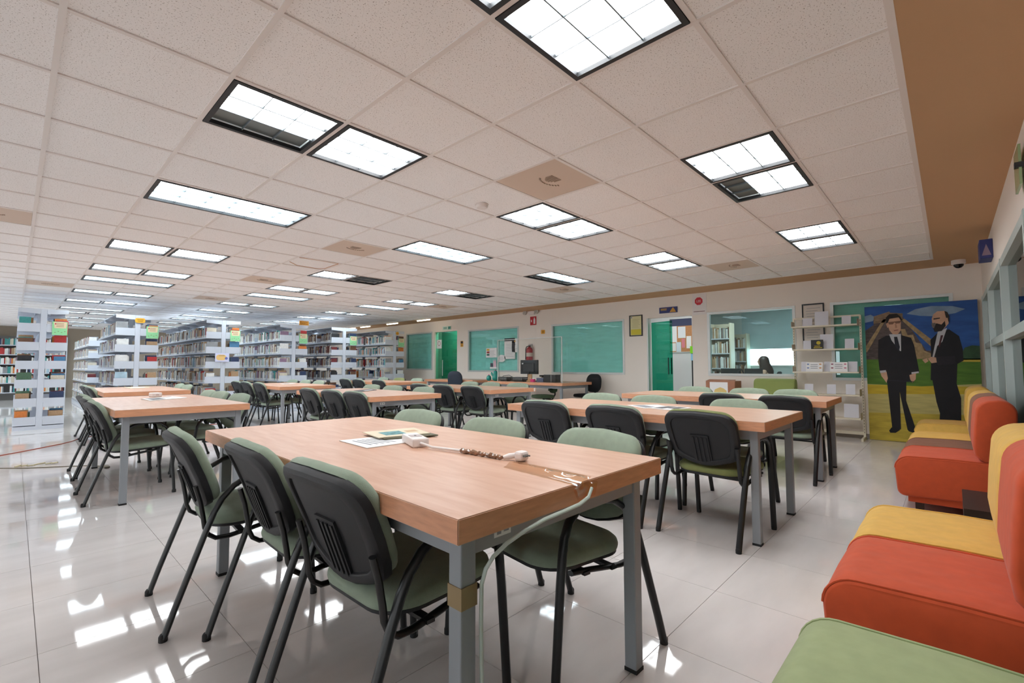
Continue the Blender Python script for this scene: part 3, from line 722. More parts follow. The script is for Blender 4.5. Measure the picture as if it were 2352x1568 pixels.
# ---- signs on the bookcases
M_PEACH = mat('peach_print', '#e4cdab', .8); M_MINT = mat('mint_print', '#93d39c', .8); M_REDP = mat('red_print', '#c23a4a', .8)
for ci, (xa, xb, y0, n, lab) in enumerate(CASES):
    t = thing('notice', 'green and peach notice on the end of the %s bookcase from the left' % CW[ci], 'notice', (xb-.115, y0-.012, 1.76), 0, 'green notices on the bookcase ends')
    MB().box((-.105, 0, 0), (.105, .004, .255)).build('sheet', M_MINT, t)
    MB().prism([(-.075, -.0004, .13), (.085, -.0004, .13), (.095, -.0004, .245), (-.085, -.0004, .245)], (0, -.0006, 0)).build('peach_panel', M_PEACH, t)
    mk = MB(); 
    for k in range(3): mk.box((-.05, -.0018, .215-k*.028), (.055, -.0011, .223-k*.028))
    for k in range(4): mk.box((-.075+.045*k, -.0012, .045+.02*(k % 2)), (-.055+.045*k, -.0005, .053+.02*(k % 2)))
    mk.build('print_lines', mat('brown_print', '#8a6a4c', .8), t)
    MB().box((-.07, -.0019, .20), (-.052, -.0011, .225)).build('red_mark', M_REDP, t)
    if ci == 0: MB().box((-.06, .0045, .02), (.115, .006, .275)).build('red_backing', M_REDP, t)
M_SIGNY = mat('yellow_sign', '#e3a52c', .6)
t = thing('oval_sign', 'small yellow oval sign on the second bookcase from the left', 'sign', (-.12, 11.078, 2.13))
MB().prism([(x, 0, z) for x, z in rounded(.17, .10, .035, 4)], (0, .006, 0)).build('plate', M_SIGNY, t)
MB().box((-.055, -.001, .012), (.055, 0, .02)).box((-.045, -.001, -.018), (.045, 0, -.010)).build('print_lines', mat('dark_print', '#5a3a14', .8), t)
t = thing('shelf_sign', 'yellow ACCESO GENERAL sign standing on the fourth bookcase', 'sign', (3.31, 11.10, 2.245))
MB().box((-.125, 0, 0), (.125, .006, .115)).build('plate', mat('amber_sign', '#eaa437', .6), t)
text('lettering', 'ACCESO', .056, mat('maroon_print', '#5b1f12', .8), t, face_negy(0, -.001, .083))
text('lettering', 'GENERAL', .050, MATS['maroon_print'], t, face_negy(0, -.001, .033))
t = thing('round_sign', 'small round yellow sign on top of the rightmost bookcase', 'sign', (6.17, 11.085, 2.17))
MB().prism([(.055*math.cos(2*math.pi*k/14), 0, .05*math.sin(2*math.pi*k/14)) for k in range(14)], (0, .005, 0)).build('plate', M_SIGNY, t)
MB().box((-.03, -.001, -.005), (.03, 0, .005)).build('print_lines', MATS['dark_print'], t)
t = thing('info_card', 'white info card with an orange bubble on the third bookcase', 'card', (1.42, 11.075, 1.37))
MB().box((-.145, 0, -.10), (.145, .004, .10)).build('card', mat('lilac_card', '#d3d4ee', .7), t)
MB().prism([(-.02+x, -.0005, z) for x, z in rounded(.21, .13, .06, 5)], (0, -.0005, 0)).build('bubble', mat('peach_bubble', '#e8c07c', .8), t)
MB().prism([(.085+.032*math.cos(2*math.pi*k/12), -.0011, -.02+.032*math.sin(2*math.pi*k/12)) for k in range(12)], (0, -.0005, 0)).build('blue_disc', mat('indigo_print', '#6b72b5', .8), t)
MB().box((-.07, -.0016, .035), (.05, -.0011, .045)).build('print_lines', MATS['brown_print'], t)
# ================================================================== THINGS ON THE BACK WALL (front plane x = XW)
def wallthing(name, label, cat, y, z, off=.002): return thing(name, label, cat, (XW-off, y, z))
def panel(t, name, m, y0, y1, z0, z1, d0, d1): return MB().box((-d1, y0, z0), (-d0, y1, z1)).build(name, m, t)
def lines(t, m, y0, y1, z0, z1, n, d, name='print_lines', h=.006, seed=1):
    rr = random.Random(seed); b = MB()
    for k in range(n):
        z = z1-(z1-z0)*(k+.5)/n; b.box((-d-.0006, y0+rr.uniform(0, .25)*(y1-y0), z-h/2), (-d, y1-rr.uniform(0, .1)*(y1-y0), z+h/2))
    return b.build(name, m, t)
t = wallthing('certificate_frame', 'black framed yellow certificate left of the open green door', 'picture frame', 3.63, 1.80)
MB().box((-.02, -.155, 0), (0, .155, .02)).box((-.02, -.155, .44), (0, .155, .46)).box((-.02, -.155, .02), (0, -.135, .44)).box((-.02, .135, .02), (0, .155, .44)).build('frame', M_BLACK, t)
panel(t, 'sheet', mat('certificate_cream', '#d9d3a6', .7), -.135, .135, .02, .44, .001, .008); panel(t, 'lower_tint', mat('certificate_yellow', '#cfc23c', .7), -.12, .12, .03, .15, .008, .0086)
lines(t, mat('gold_print', '#a8a06a', .8), -.10, .10, .18, .38, 7, .0083)
panel(t, 'emblem', MATS['indigo_print'], .095, .12, .40, .425, .008, .009)
t = wallthing('door_sign', 'blue sign with a yellow pyramid above the open green door', 'sign', 2.89, 2.25)
panel(t, 'plate', mat('navy_sign', '#27306e', .5), -.195, .195, 0, .122, 0, .012)
MB().prism([(-.0125, -.03, .012), (-.0125, -.17, .012), (-.0125, -.135, .075), (-.0125, -.105, .112), (-.0125, -.075, .075)], (-.001, 0, 0)).build('pyramid_mark', mat('gold_mark', '#c9973c', .6), t)
lines(t, mat('gold_letters', '#c8a13f', .6), .02, .17, .055, .10, 2, .0122, 'lettering', .014, 3)
t = wallthing('poster', 'white poster with a red octagon reading LEE', 'poster', 2.245, 2.165)
panel(t, 'sheet', mat('poster_white', '#e6e1df', .8), -.14, .14, 0, .42, 0, .003)
MB().prism([(-.0031, .012+.082*math.cos(R(22.5+45*k)), .27+.082*math.sin(R(22.5+45*k))) for k in range(8)], (-.001, 0, 0)).build('red_octagon', mat('octagon_red', '#c22f3c', .7), t)
text('lettering', 'LEE', .062, M_PAPER, t, face_negx(-.0045, .012, .268))
lines(t, MATS['maroon_print'], -.12, .12, .055, .075, 1, .0032, 'print_lines', .01, 4); 
t = wallthing('framed_document', 'thin black framed white document behind the display rack', 'picture frame', .325, 1.45)
MB().box((-.018, -.16, .735), (0, .16, .755)).box((-.018, -.16, 0), (0, .16, .02)).box((-.018, -.16, .02), (0, -.142, .735)).box((-.018, .142, .02), (0, .16, .735)).build('frame', M_BLACK, t)
panel(t, 'sheet', mat('document_cream', '#d8cfc6', .8), -.142, .142, .02, .735, .001, .007); lines(t, M_PRINT, -.11, .11, .15, .70, 12, .0072)
t = wallthing('extinguisher_sign', 'red and white fire extinguisher sign under the emergency lamp', 'sign', 6.583, 2.225)
panel(t, 'plate', mat('sign_red', '#b5202c', .5), -.105, .105, 0, .225, 0, .004)
MB().prism([(-.0042, -.01-.03*s[0], .03+s[1]) for s in ((0, 0), (2, 0), (2, .11), (1.5, .14), (1.5, .165), (.5, .165), (.5, .14), (0, .11))], (-.001, 0, 0)).build('extinguisher_mark', M_PAPER, t)
panel(t, 'flame_mark', M_PAPER, .045, .075, .08, .14, .0042, .0052)
t = wallthing('emergency_lamp', 'white emergency lamp with two round heads below the soffit', 'emergency light', 6.62, 2.50)
panel(t, 'housing', M_TBAR, -.10, .10, .0, .09, 0, .05)
for s, yy in ((1, .2), (-1, -.2)):
    o = MB().lathe([(.02, -.05), (.045, -.03), (.06, .02), (.06, .03), (.05, .032)], n=18).build('lamp_head', mat('lamp_bezel', '#cdc8c0', .4), t, smooth=40)
    o.rotation_euler = (0, R(-80), 0); o.location = (-.06, yy, .055)
    p = MB().lathe([(.049, .033), (.02, .036)], n=18).build('lens', mat('lens_grey', '#b5b2aa', .15), o, smooth=40)
    MB().tube([(-.03, .09*s, .05), (-.045, .16*s, .055)], .012).build('arm', M_TBAR, t)
t = wallthing('route_sign', 'small green and white evacuation route sign above the glass door', 'sign', 10.15, 2.29)
panel(t, 'plate', mat('pale_green_sign', '#cfe0d6', .5), -.21, .21, 0, .125, 0, .01); panel(t, 'arrow_block', mat('teal_mark', '#3f8f86', .6), -.19, -.07, .02, .105, .01, .011); lines(t, MATS['teal_mark'], -.05, .18, .03, .095, 2, .0102, 'lettering', .02, 5)
t = wallthing('yellow_plate', 'small black and yellow warning plate beside the green glass door', 'sign', 9.43, 1.74)
panel(t, 'plate', M_SIGNY, -.06, .06, 0, .18, 0, .004); panel(t, 'black_band', M_BLACK, -.05, .05, .10, .17, .004, .005); lines(t, M_BLACK, -.045, .045, .02, .08, 3, .0042, 'lettering', .008, 6)
t = wallthing('yellow_sticker', 'small plain yellow sticker right of the extinguisher sign', 'sticker', 6.255, 1.98)
MB().prism([(0, y, z+.05) for y, z in rounded(.13, .10, .02, 3)], (-.003, 0, 0)).build('plate', M_SIGNY, t); lines(t, MATS['dark_print'], -.04, .04, .02, .08, 3, .0032, 'lettering', .008, 8)
t = wallthing('prohibition_card', 'white card with a red ring on the green door\'s fixed pane', 'sign', 10.58, 1.72, -.03)
panel(t, 'card', M_PAPER, -.13, .13, 0, .28, 0, .002)
b = MB()
for k in range(16):
    a, c = R(k*22.5), R(k*22.5+22.5); b.quadbox([(-.0028, .075*math.cos(a), .16+.075*math.sin(a)), (-.0028, .06*math.cos(a), .16+.06*math.sin(a)), (-.0028, .06*math.cos(c), .16+.06*math.sin(c)), (-.0028, .075*math.cos(c), .16+.075*math.sin(c)), (-.002, .075*math.cos(a), .16+.075*math.sin(a)), (-.002, .06*math.cos(a), .16+.06*math.sin(a)), (-.002, .06*math.cos(c), .16+.06*math.sin(c)), (-.002, .075*math.cos(c), .16+.075*math.sin(c))])
b.build('red_ring', mat('ring_red', '#a85a6a', .7), t)
# sheets taped to window 2
def sheet(y0, y1, z0, z1, label, extra=None, n=8):
    t = thing('taped_sheet', label, 'paper', (XW+.024, (y0+y1)/2, z0)); h = z1-z0; w = (y1-y0)/2
    panel(t, 'sheet', M_PAPER, -w, w, 0, h, 0, .002)
    if n: lines(t, M_PRINT, -w*.8, w*.8, h*.08, h*.75, n, .0022, seed=n)
    return t, w, h
t, w, h = sheet(7.96, 8.40, 1.40, 1.67, 'white planner sheet with coloured squares on the teal window', n=5)
for k, c in enumerate(('#d9b23a', '#a83a34', '#2f6e62')): panel(t, 'colour_block', mat('block_%d' % k, c, .7), w*.35, w*.85, h*(.72-.26*k), h*(.9-.26*k), .003, .004)
t, w, h = sheet(7.26, 7.66, 1.35, 1.92, 'tall white list with a black heading on the teal window', n=9); panel(t, 'heading', M_BLACK, -w, w, h*.86, h, .0022, .003)
t, w, h = sheet(7.15, 7.38, 1.53, 1.90, 'small bright sheet overlapping the tall list on the teal window', n=2); panel(t, 'emblem', M_SIGNY, -.02, .02, h*.75, h*.9, .0022, .003)
t = thing('speech_bubble', 'round white speech bubble sticker on the teal window', 'sticker', (XW+.024, 7.77, 1.37))
MB().prism([(0, .155*math.cos(2*math.pi*k/20), .10*math.sin(2*math.pi*k/20)) for k in range(20)], (-.002, 0, 0)).prism([(0, .10, -.05), (0, .15, -.12), (0, .05, -.09)], (-.0019, 0, 0)).build('bubble', M_PAPER, t); lines(t, mat('violet_print', '#a88fb5', .8), -.09, .09, -.05, .05, 3, .0022, seed=2)
t = thing('figure_sticker', 'small pink and grey sticker under the speech bubble', 'sticker', (XW+.024, 8.10, 1.08))
panel(t, 'base', M_PAPER, -.14, .14, 0, .05, 0, .002); panel(t, 'grey_block', mat('slate_print', '#4a4b58', .7), .02, .12, .05, .16, 0, .002); MB().prism([(0, y, z) for y, z in ((0, .05), (-.12, .05), (-.11, .2), (-.08, .28), (-.05, .2), (-.02, .26), (0, .2))], (-.002, 0, 0)).build('pink_shape', mat('pink_print', '#d9b7c4', .7), t)
# fire extinguisher on the wall
t = wallthing('fire_extinguisher', 'red fire extinguisher with black hose hanging on the back wall', 'fire extinguisher', 6.645, 1.30, .09)
MB().lathe([(.02, 0), (.082, .01), (.086, .04), (.086, .27), (.07, .32), (.03, .345), (.025, .36)], n=18).build('cylinder', mat('extinguisher_red', '#a82a30', .35), t, smooth=50)
MB().lathe([(.0872, .10), (.0872, .20)], n=18).build('label_band', mat('label_cream', '#cfc3b8', .6), t, smooth=50)
MB().cbox((0, 0, .375), (.05, .05, .03)).box((-.02, -.10, .385), (.02, .02, .395)).box((-.02, -.10, .41), (.02, .02, .42)).build('valve', M_BLACK, t)
MB().tube([(0, .03, .37), (0, .10, .36), (0, .125, .30), (0, .125, .15), (0, .12, .02)], [.012, .012, .012, .014, .022], 8).build('hose', M_BLACK, t, smooth=50)
# dome camera on the soffit, sign boxes on the glass wall
t = thing('dome_camera', 'white dome security camera in the right ceiling corner', 'camera', (6.95, -1.48, HC))
MB().lathe([(.075, 0), (.075, -.05), (.06, -.06)], n=20).build('base', M_TBAR, t, smooth=40); MB().lathe([(.057, -.058), (.05, -.085), (.03, -.105), (.005, -.112)], n=20).build('dome', mat('dark_dome', '#101114', .1), t, smooth=50)
t = thing('sign_box', 'blue box sign with a pyramid above the glass wall', 'sign', (5.15, YR, 2.27))
MB().box((-.16, 0, 0), (.16, .10, .20)).build('box', MATS['navy_sign'], t, bevel=.006)
MB().prism([(-.1605, .015, .03), (-.1605, .085, .03), (-.1605, .05, .15)], (-.001, 0, 0)).build('pyramid_mark', mat('mauve_mark', '#8d7a8e', .7), t)
t = thing('exit_lamp', 'green acrylic sign plate on the wall at the right picture edge', 'sign', (2.22, YR+.02, 2.22))
MB().box((-.12, 0, 0), (.12, .012, .24)).build('plate', mat('acrylic_green', '#8fa37a', .2), t); MB().box((-.13, -.019, .10), (-.09, .03, .13)).build('clip', M_BLACK, t)
# ================================================================== MURAL PANEL (a painted board leaning on the wall)
PY0, PY1, PH = -.385, -1.655, 2.07
t = thing('mural_panel', 'tall painted panel of two suited men before a stepped pyramid', 'painting', (XW-.065, (PY0+PY1)/2, .004))
pw = PY0-PY1
def paint(name, pts, m, layer, parent=t):        # pts in panel fractions: (across from left 0..1, up from bottom 0..1)
    d = .02+layer*.0012
    return MB().prism([(-d, pw/2-a*pw, b*PH) for a, b in pts], (-.001, 0, 0)).build(name, m, parent)
def pm(n, c, noise=.12, sc=5, st=(1, 1, 1)): return mat('paint_'+n, c, .75, noise=noise, nscale=sc, stretch=st)
MB().box((-.02, -pw/2, 0), (.02, pw/2, PH)).build('board', pm('ochre', '#b8a23c', .2, 4, (1, 1, 5)), t)
paint('sky', [(0, .60), (1, .60), (1, 1), (0, 1)], pm('blue', '#2c5496', .25, 3, (1, 1, 4)), 0)
paint('cloud', [(.40, .93), (.48, .96), (.62, .975), (.80, .965), (.90, .94), (.82, .915), (.66, .90), (.52, .91)], pm('cloud', '#7f96ae', .2, 6), 1)
paint('cloud', [(0, .93), (.06, .94), (.10, .92), (.08, .89), (0, .88)], pm('cloud', '#7f96ae', .2, 6), 1)
paint('pale_ground', [(0, .20), (1, .22), (1, .45), (0, .45)], pm('pale_ground', '#b9ad6c', .15, 4, (1, 1, 6)), 0)
paint('yellow_band', [(0, .34), (1, .36), (1, .41), (0, .41)], pm('yellow_band', '#bda22a', .15, 4, (1, 1, 6)), 1)
paint('grass', [(0, .415), (.5, .405), (1, .43), (1, .60), (0, .60)], pm('grass', '#4f7426', .2, 4, (1, 1, 5)), 2)
paint('bushes', [(.86, .585), (1, .585), (1, .685), (.94, .69), (.88, .675), (.85, .63)], pm('bush', '#2f4a30', .35, 9), 2)
paint('path', [(.82, .578), (1, .578), (1, .592), (.82, .592)], pm('ochre', '#b8a23c'), 3)
paint('pyramid', [(0, .60), (.62, .585), (.60, .66), (.56, .66), (.36, .915), (.085, .895), (.085, .86), (0, .82)], pm('stone', '#544a48', .3, 14, (1, 1, 3)), 1)
paint('pyramid_temple', [(.085, .87), (.36, .885), (.365, .935), (.25, .945), (.24, .955), (.09, .925)], pm('stone_tan', '#7f6a55', .3, 14, (1, 1, 3)), 2)
paint('pyramid_stair', [(.18, .90), (.21, .90), (.01, .655), (0, .655), (0, .70)], pm('stone_light', '#9b8460', .3, 20), 2)
paint('pyramid_edge', [(.34, .895), (.38, .895), (.62, .73), (.62, .69), (.60, .69)], pm('stone_light', '#9b8460', .3, 20), 2)
paint('pyramid_edge', [(.34, .82), (.38, .82), (.40, .775), (.45, .775), (.47, .72), (.52, .71), (.54, .66), (.60, .64), (.60, .60), (.46, .60), (.36, .74)], pm('stone_light', '#9b8460', .3, 20), 2)
SUIT = pm('suit', '#17161b', .2, 8); SKIN = pm('skin', '#c39a80', .12, 9); SHIRT = pm('shirt', '#b9b9bd', .1, 9); TIE = pm('tie', '#20222c', .1, 9); HAIR = pm('hair', '#231d1b', .2, 20); SHOE = pm('shoe', '#101016', .1, 9)
GREYB = pm('beard', '#6c625c', .25, 25); MARO = pm('maroon', '#4a2328', .1, 9)
f = paint('painted_man', [(.125, .745), (.20, .775), (.345, .775), (.43, .755), (.455, .70), (.49, .505), (.44, .50), (.435, .445), (.37, .44), (.36, .30), (.44, .085), (.36, .09), (.305, .36), (.30, .09), (.22, .10), (.19, .445), (.19, .51), (.125, .51), (.115, .62)], SUIT, 4)
for nm, pts, m, ly in (('shirt', [(.23, .785), (.34, .785), (.335, .66), (.325, .66), (.25, .74)], SHIRT, 5), ('tie', [(.275, .765), (.305, .765), (.325, .69), (.315, .655), (.28, .70)], TIE, 6),
    ('face', [(.215, .87), (.235, .815), (.265, .785), (.31, .782), (.34, .81), (.345, .88), (.33, .905), (.24, .90)], SKIN, 6), ('ear', [(.205, .865), (.218, .87), (.225, .835), (.215, .835)], SKIN, 6),
    ('hair', [(.205, .87), (.205, .91), (.24, .935), (.31, .935), (.345, .91), (.345, .885), (.325, .91), (.24, .90), (.222, .87)], HAIR, 7),
    ('spectacles', [(.225, .876), (.345, .882), (.345, .876), (.335, .864), (.30, .862), (.285, .872), (.27, .858), (.235, .858)], pm('glasses', '#7a5a48', .1, 9), 7), ('mouth', [(.275, .815), (.318, .818), (.318, .812), (.28, .808)], pm('lips', '#8e5a50', .1, 9), 7), ('nose', [(.288, .862), (.302, .862), (.31, .832), (.29, .830)], pm('skin_shadow', '#a67e66', .1, 9), 7),
    ('hand', [(.13, .505), (.19, .51), (.20, .46), (.185, .425), (.165, .45), (.14, .475)], SKIN, 5), ('hand', [(.40, .485), (.46, .50), (.455, .455), (.425, .43), (.405, .455)], SKIN, 5), ('cuff', [(.125, .515), (.185, .52), (.185, .505), (.13, .498)], SHIRT, 6), ('cuff', [(.42, .505), (.485, .512), (.485, .50), (.42, .493)], SHIRT, 6),
    ('shoe', [(.19, .075), (.215, .10), (.29, .105), (.29, .085), (.25, .062), (.20, .06)], SHOE, 5), ('shoe', [(.36, .095), (.43, .09), (.42, .07), (.37, .08)], SHOE, 5), ('jacket_hem', [(.19, .448), (.435, .44), (.435, .434), (.19, .442)], TIE, 5)):
    paint(nm, pts, m, ly, f)
f = paint('painted_man', [(.60, .735), (.66, .78), (.76, .805), (.84, .755), (.865, .66), (.865, .585), (.815, .565), (.80, .43), (.83, .33), (.82, .14), (.74, .13), (.735, .17), (.72, .135), (.64, .14), (.65, .22), (.625, .30), (.60, .45), (.585, .45), (.595, .57), (.60, .655)], SUIT, 4)
for nm, pts, m, ly in (('shirt', [(.665, .79), (.745, .815), (.70, .72), (.655, .69), (.62, .60), (.605, .60), (.63, .68)], SHIRT, 5), ('tie', [(.69, .765), (.71, .765), (.675, .68), (.665, .69)], MARO, 6),
    ('face', [(.62, .885), (.625, .825), (.66, .80), (.72, .81), (.76, .845), (.765, .90), (.735, .935), (.67, .935), (.635, .915)], SKIN, 6), ('beard', [(.622, .855), (.64, .845), (.66, .85), (.70, .84), (.73, .865), (.735, .83), (.70, .795), (.64, .79), (.628, .815)], HAIR, 7), ('moustache', [(.615, .852), (.65, .855), (.65, .84), (.635, .815), (.62, .825)], GREYB, 8),
    ('hair', [(.73, .935), (.755, .925), (.77, .895), (.765, .855), (.745, .87), (.735, .91)], HAIR, 7), ('ear', [(.735, .885), (.755, .885), (.758, .855), (.738, .85)], SKIN, 8), ('brow', [(.635, .886), (.69, .890), (.69, .882), (.635, .877)], HAIR, 7),
    ('hand', [(.57, .60), (.60, .615), (.64, .61), (.645, .575), (.60, .57)], SKIN, 6), ('hand', [(.52, .595), (.56, .605), (.575, .585), (.545, .57)], SKIN, 5), ('sleeve', [(.64, .615), (.80, .62), (.80, .565), (.65, .555)], pm('suit_light', '#211f26', .2, 8), 5)):
    paint(nm, pts, m, ly, f)
# ================================================================== DISPLAY RACK
RX, RY, RWD = 7.20, .125, .46
t = thing('display_rack', 'cream metal display rack with white cards before the back wall', 'shelf', (RX, RY, 0))
M_CREAM = mat('cream_metal', '#d6cdb8', .5)
for s in (-1, 1):
    o = MB().box((-.018, -.014, 0), (.018, .014, 1.95)).build('post', M_CREAM, t); o.location = (0, s*RWD, 0)
    sl = MB()
    for k in range(40): sl.box((-.0195, -.004, .10+k*.045), (-.018, .004, .125+k*.045))
    sl.build('slots', mat('slot_shadow', '#6f6a5c', .7), o)
    o = MB().box((-.30, -.014, 0), (.10, .014, .045)).build('foot', M_CREAM, t); o.location = (0, s*RWD, 0)
MB().box((-.012, -RWD, 1.93), (.012, RWD, 1.96)).build('top_bar', M_CREAM, t)
for z in (1.80, 1.42, 1.055, .70, .34):
    o = MB().box((-.25, -RWD+.016, -.022), (-.02, RWD-.016, 0)).build('shelf', M_CREAM, t); o.location = (0, 0, z)
    MB().box((-.25, RWD-.016, -.02), (-.02, RWD-.0145, .085)).box((-.25, -RWD+.0145, -.02), (-.02, -RWD+.016, .085)).build('bracket', M_CREAM, o)
MB().box((-.012, -RWD, .07), (.012, RWD, .12)).build('bottom_bar', M_CREAM, t)
CARDS = [(.36, 1.80, .14, .14, 'left card on the top shelf'), (.16, 1.80, .19, .235, 'tall card in the middle of the top shelf'), (-.17, 1.80, .12, .14, 'right card on the top shelf'),
         (.37, 1.42, .12, .145, 'left card on the second shelf'), (.10, 1.42, .18, .24, 'tall card in the middle of the second shelf'), (-.20, 1.42, .12, .155, 'right card on the second shelf'),
         (.42, 1.055, .10, .16, 'leftmost blank card on the third shelf'), (.11, 1.055, .08, .16, 'narrow blank card between the two printed signs'), (-.23, 1.055, .12, .16, 'right blank card on the third shelf'),
         (.37, .70, .12, .15, 'left card on the fourth shelf'), (.06, .70, .12, .15, 'middle card on the fourth shelf'), (-.19, .70, .12, .16, 'right card on the fourth shelf'), (-.19, .34, .19, .21, 'big card on the lowest shelf')]
for y, z, w, h, lab in CARDS:
    c = thing('card_stand', 'blank white %s of the display rack' % lab, 'card', (RX-.14, y, z), 0, 'white cards on the display rack')
    MB().quadbox([(0, -w/2, 0), (0, w/2, 0), (.003, w/2, 0), (.003, -w/2, 0), (.035, -w/2, h), (.035, w/2, h), (.038, w/2, h), (.038, -w/2, h)]).build('card', mat('card_white', '#d4d4dc', .7), c)
    MB().box((0, -w/2, 0), (.06, w/2, .003)).build('base', MATS['card_white'], c)
for y, lab, cols in ((.27, 'white printed sign with blue and orange marks on the display rack', ('#5a76b0', '#c98a4a')), (-.06, 'white printed sign with red stamps on the display rack', ('#8a3a50', '#c06a80'))):
    c = thing('printed_sign', lab, 'sign', (RX-.22, y, 1.055))
    MB().quadbox([(0, -.115, 0), (0, .115, 0), (.003, .115, 0), (.003, -.115, 0), (.02, -.115, .15), (.02, .115, .15), (.023, .115, .15), (.023, -.115, .15)]).build('card', M_PAPER, c)
    b = MB()
    for k in range(3): b.cbox((.004+.0035*k*1.2, 0, .055+.03*k), (.004, .10, .008))
    b.build('print_lines', M_PRINT, c)
    for k, (yy, zz) in enumerate(((.085, .115), (-.085, .115), (.085, .055), (-.085, .055))): MB().cbox((.002+zz*.133, yy, zz), (.005, .03, .026)).build('mark', mat('mark_%s_%d' % (cols[0][1:], k % 2), cols[k % 2], .7), c)
c = thing('black_sign', 'black sign with yellow print on the second rack shelf', 'sign', (RX-.20, .22, 1.42))
MB().box((0, -.085, 0), (.004, .085, .15)).build('plate', mat('sign_black', '#1c1a17', .5), c)
MB().prism([(-.0005, -.02+.03*math.cos(2*math.pi*k/12), .10+.03*math.sin(2*math.pi*k/12)) for k in range(12)], (-.0008, 0, 0)).build('yellow_disc', mat('disc_yellow', '#b9a427', .6), c)
lines(c, MATS['disc_yellow'], -.07, .05, .01, .06, 2, .0003, 'lettering', .012, 2)
# ================================================================== BOX and stand below the office window
t = thing('stool', 'small grey stool under the cardboard box', 'stool', (6.90, 1.66, 0))
MB().box((-.18, -.24, .50), (.18, .24, .53)).build('seat', M_GREY, t)
for sx in (-1, 1):
    for sy in (-1, 1): MB().cbox((sx*.15, sy*.21, .25), (.025, .025, .50)).build('leg', M_GREY, t)
t = thing('cardboard_box', 'brown cardboard box with a yellow and white label', 'box', (6.88, 1.66, .531))
M_CARD = mat('cardboard', '#a5735a', .85, noise=.08, nscale=9)
MB().box((-.17, -.25, 0), (.17, .25, .35)).build('body', M_CARD, t)
MB().quadbox([(-.17, -.25, .35), (-.17, .25, .35), (-.165, .25, .35), (-.165, -.25, .35), (-.05, -.23, .375), (-.05, .23, .375), (-.045, .23, .372), (-.045, -.23, .372)]).build('flap', M_CARD, t)
panel(t, 'label', M_PAPER, -.13, .18, .03, .33, .1705, .172)
MB().prism([(-.1725, y, z) for y, z in ((-.10, .05), (-.11, .18), (-.06, .22), (.0, .24), (.09, .20), (.12, .12), (.10, .05))], (-.0006, 0, 0)).build('yellow_shape', mat('label_yellow', '#dcc27c', .8), t)
lines(t, MATS['brown_print'], -.07, .08, .06, .16, 3, .1732, 'lettering', .014, 4)
# ================================================================== COMPUTER DESKS at the back wall
t = make_table('computer_desk', 'beech desk with the computer by the back wall', 'desk', 1.10, 2.24); t.location = (6.46, 5.68, 0)
t = make_table('reading_desk', 'bare beech desk beside the green glass door', 'desk', 1.02, 2.0); t.location = (6.50, 8.42, 0)
Zt = TZ+.001
t = thing('monitor', 'black computer monitor seen from behind on the desk', 'monitor', (6.35, 5.86, Zt))
MB().box((0, -.27, .17), (.035, .27, .50)).build('panel', mat('monitor_black', '#1d1f22', .35), t, bevel=.008)
MB().box((-.02, -.17, .22), (0, .17, .42)).build('rear_bulge', MATS['monitor_black'], t, bevel=.008)
MB().box((-.022, -.03, .02), (.01, .03, .24)).build('stand', MATS['monitor_black'], t); MB().box((-.10, -.13, 0), (.12, .13, .018)).build('base', MATS['monitor_black'], t, bevel=.006)
MB().box((-.0012, .17, .40), (0, .22, .43)).build('sticker', M_PAPER, t)
for nm, lab, y, w, d, h in (('receiver_box', 'flat black device left of the keyboard tray', 6.50, .27, .2, .10), ('card_reader', 'black slotted device right under the monitor', 6.02, .34, .22, .10)):
    t = thing(nm, lab, 'device', (6.22, y, Zt)); MB().box((-d/2, -w/2, .008), (d/2, w/2, h)).build('body', M_BLACK, t, bevel=.006)
    b = MB()
    for k in range(6): b.box((-d/2-.001, -w/2+.02+k*(w-.05)/6, .03), (-d/2, -w/2+.04+k*(w-.05)/6, h-.02))
    b.build('slots', M_UNLIT, t)
    for s in (-1, 1): MB().cbox((0, s*(w/2-.03), .004), (.1, .02, .008)).build('foot', M_RUBBER, t)
t = thing('speaker_box', 'black box speaker with a grey stripe on the desk', 'speaker', (6.28, 5.10, Zt))
MB().box((-.09, -.15, 0), (.09, .19, .165)).build('cabinet', M_BLACK, t, bevel=.006); MB().box((-.0915, -.03, .004), (-.0905, -.02, .16)).build('stripe', M_ALU, t); MB().box((-.085, -.145, .165), (.085, .185, .170)).build('lid', M_ALU, t)
t = thing('tissue_box', 'slate blue tissue box beside the black speaker', 'box', (6.25, 5.40, Zt)); MB().box((-.06, -.10, 0), (.06, .10, .09)).build('carton', mat('slate_blue', '#5a6482', .6), t, bevel=.003); MB().box((-.03, -.06, .0905), (.03, .06, .093)).build('opening', M_PAPER, t)
t = thing('pink_pad', 'bright pink note pad on the desk', 'note pad', (6.15, 5.57, Zt)); MB().box((-.03, -.05, 0), (.03, .05, .06)).build('sheets', mat('hot_pink', '#e22a7c', .6), t); MB().box((-.032, -.052, .0605), (.032, .052, .064)).build('cover', MATS['hot_pink'], t)
t = thing('desk_phone', 'small black desk phone behind the pink pad', 'phone', (6.42, 5.50, Zt)); MB().quadbox([(-.06, -.09, 0), (.08, -.09, 0), (.08, .09, 0), (-.06, .09, 0), (-.06, -.09, .04), (.08, -.09, .11), (.08, .09, .11), (-.06, .09, .04)]).build('body', M_BLACK, t); MB().box((-.04, .03, .112), (.08, .075, .15)).build('handset', M_BLACK, t, bevel=.01)
t = thing('brochure_holder', 'wooden brochure holder leaning beside the monitor', 'holder', (6.20, 5.70, Zt)); MB().quadbox([(-.02, -.05, 0), (.02, -.05, 0), (.02, .06, 0), (-.02, .06, 0), (.03, -.03, .17), (.05, -.03, .17), (.05, .08, .17), (.03, .08, .17)]).build('back', mat('pine', '#b68a5e', .6), t); MB().box((-.05, -.05, 0), (.02, .06, .03)).build('tray', MATS['pine'], t)
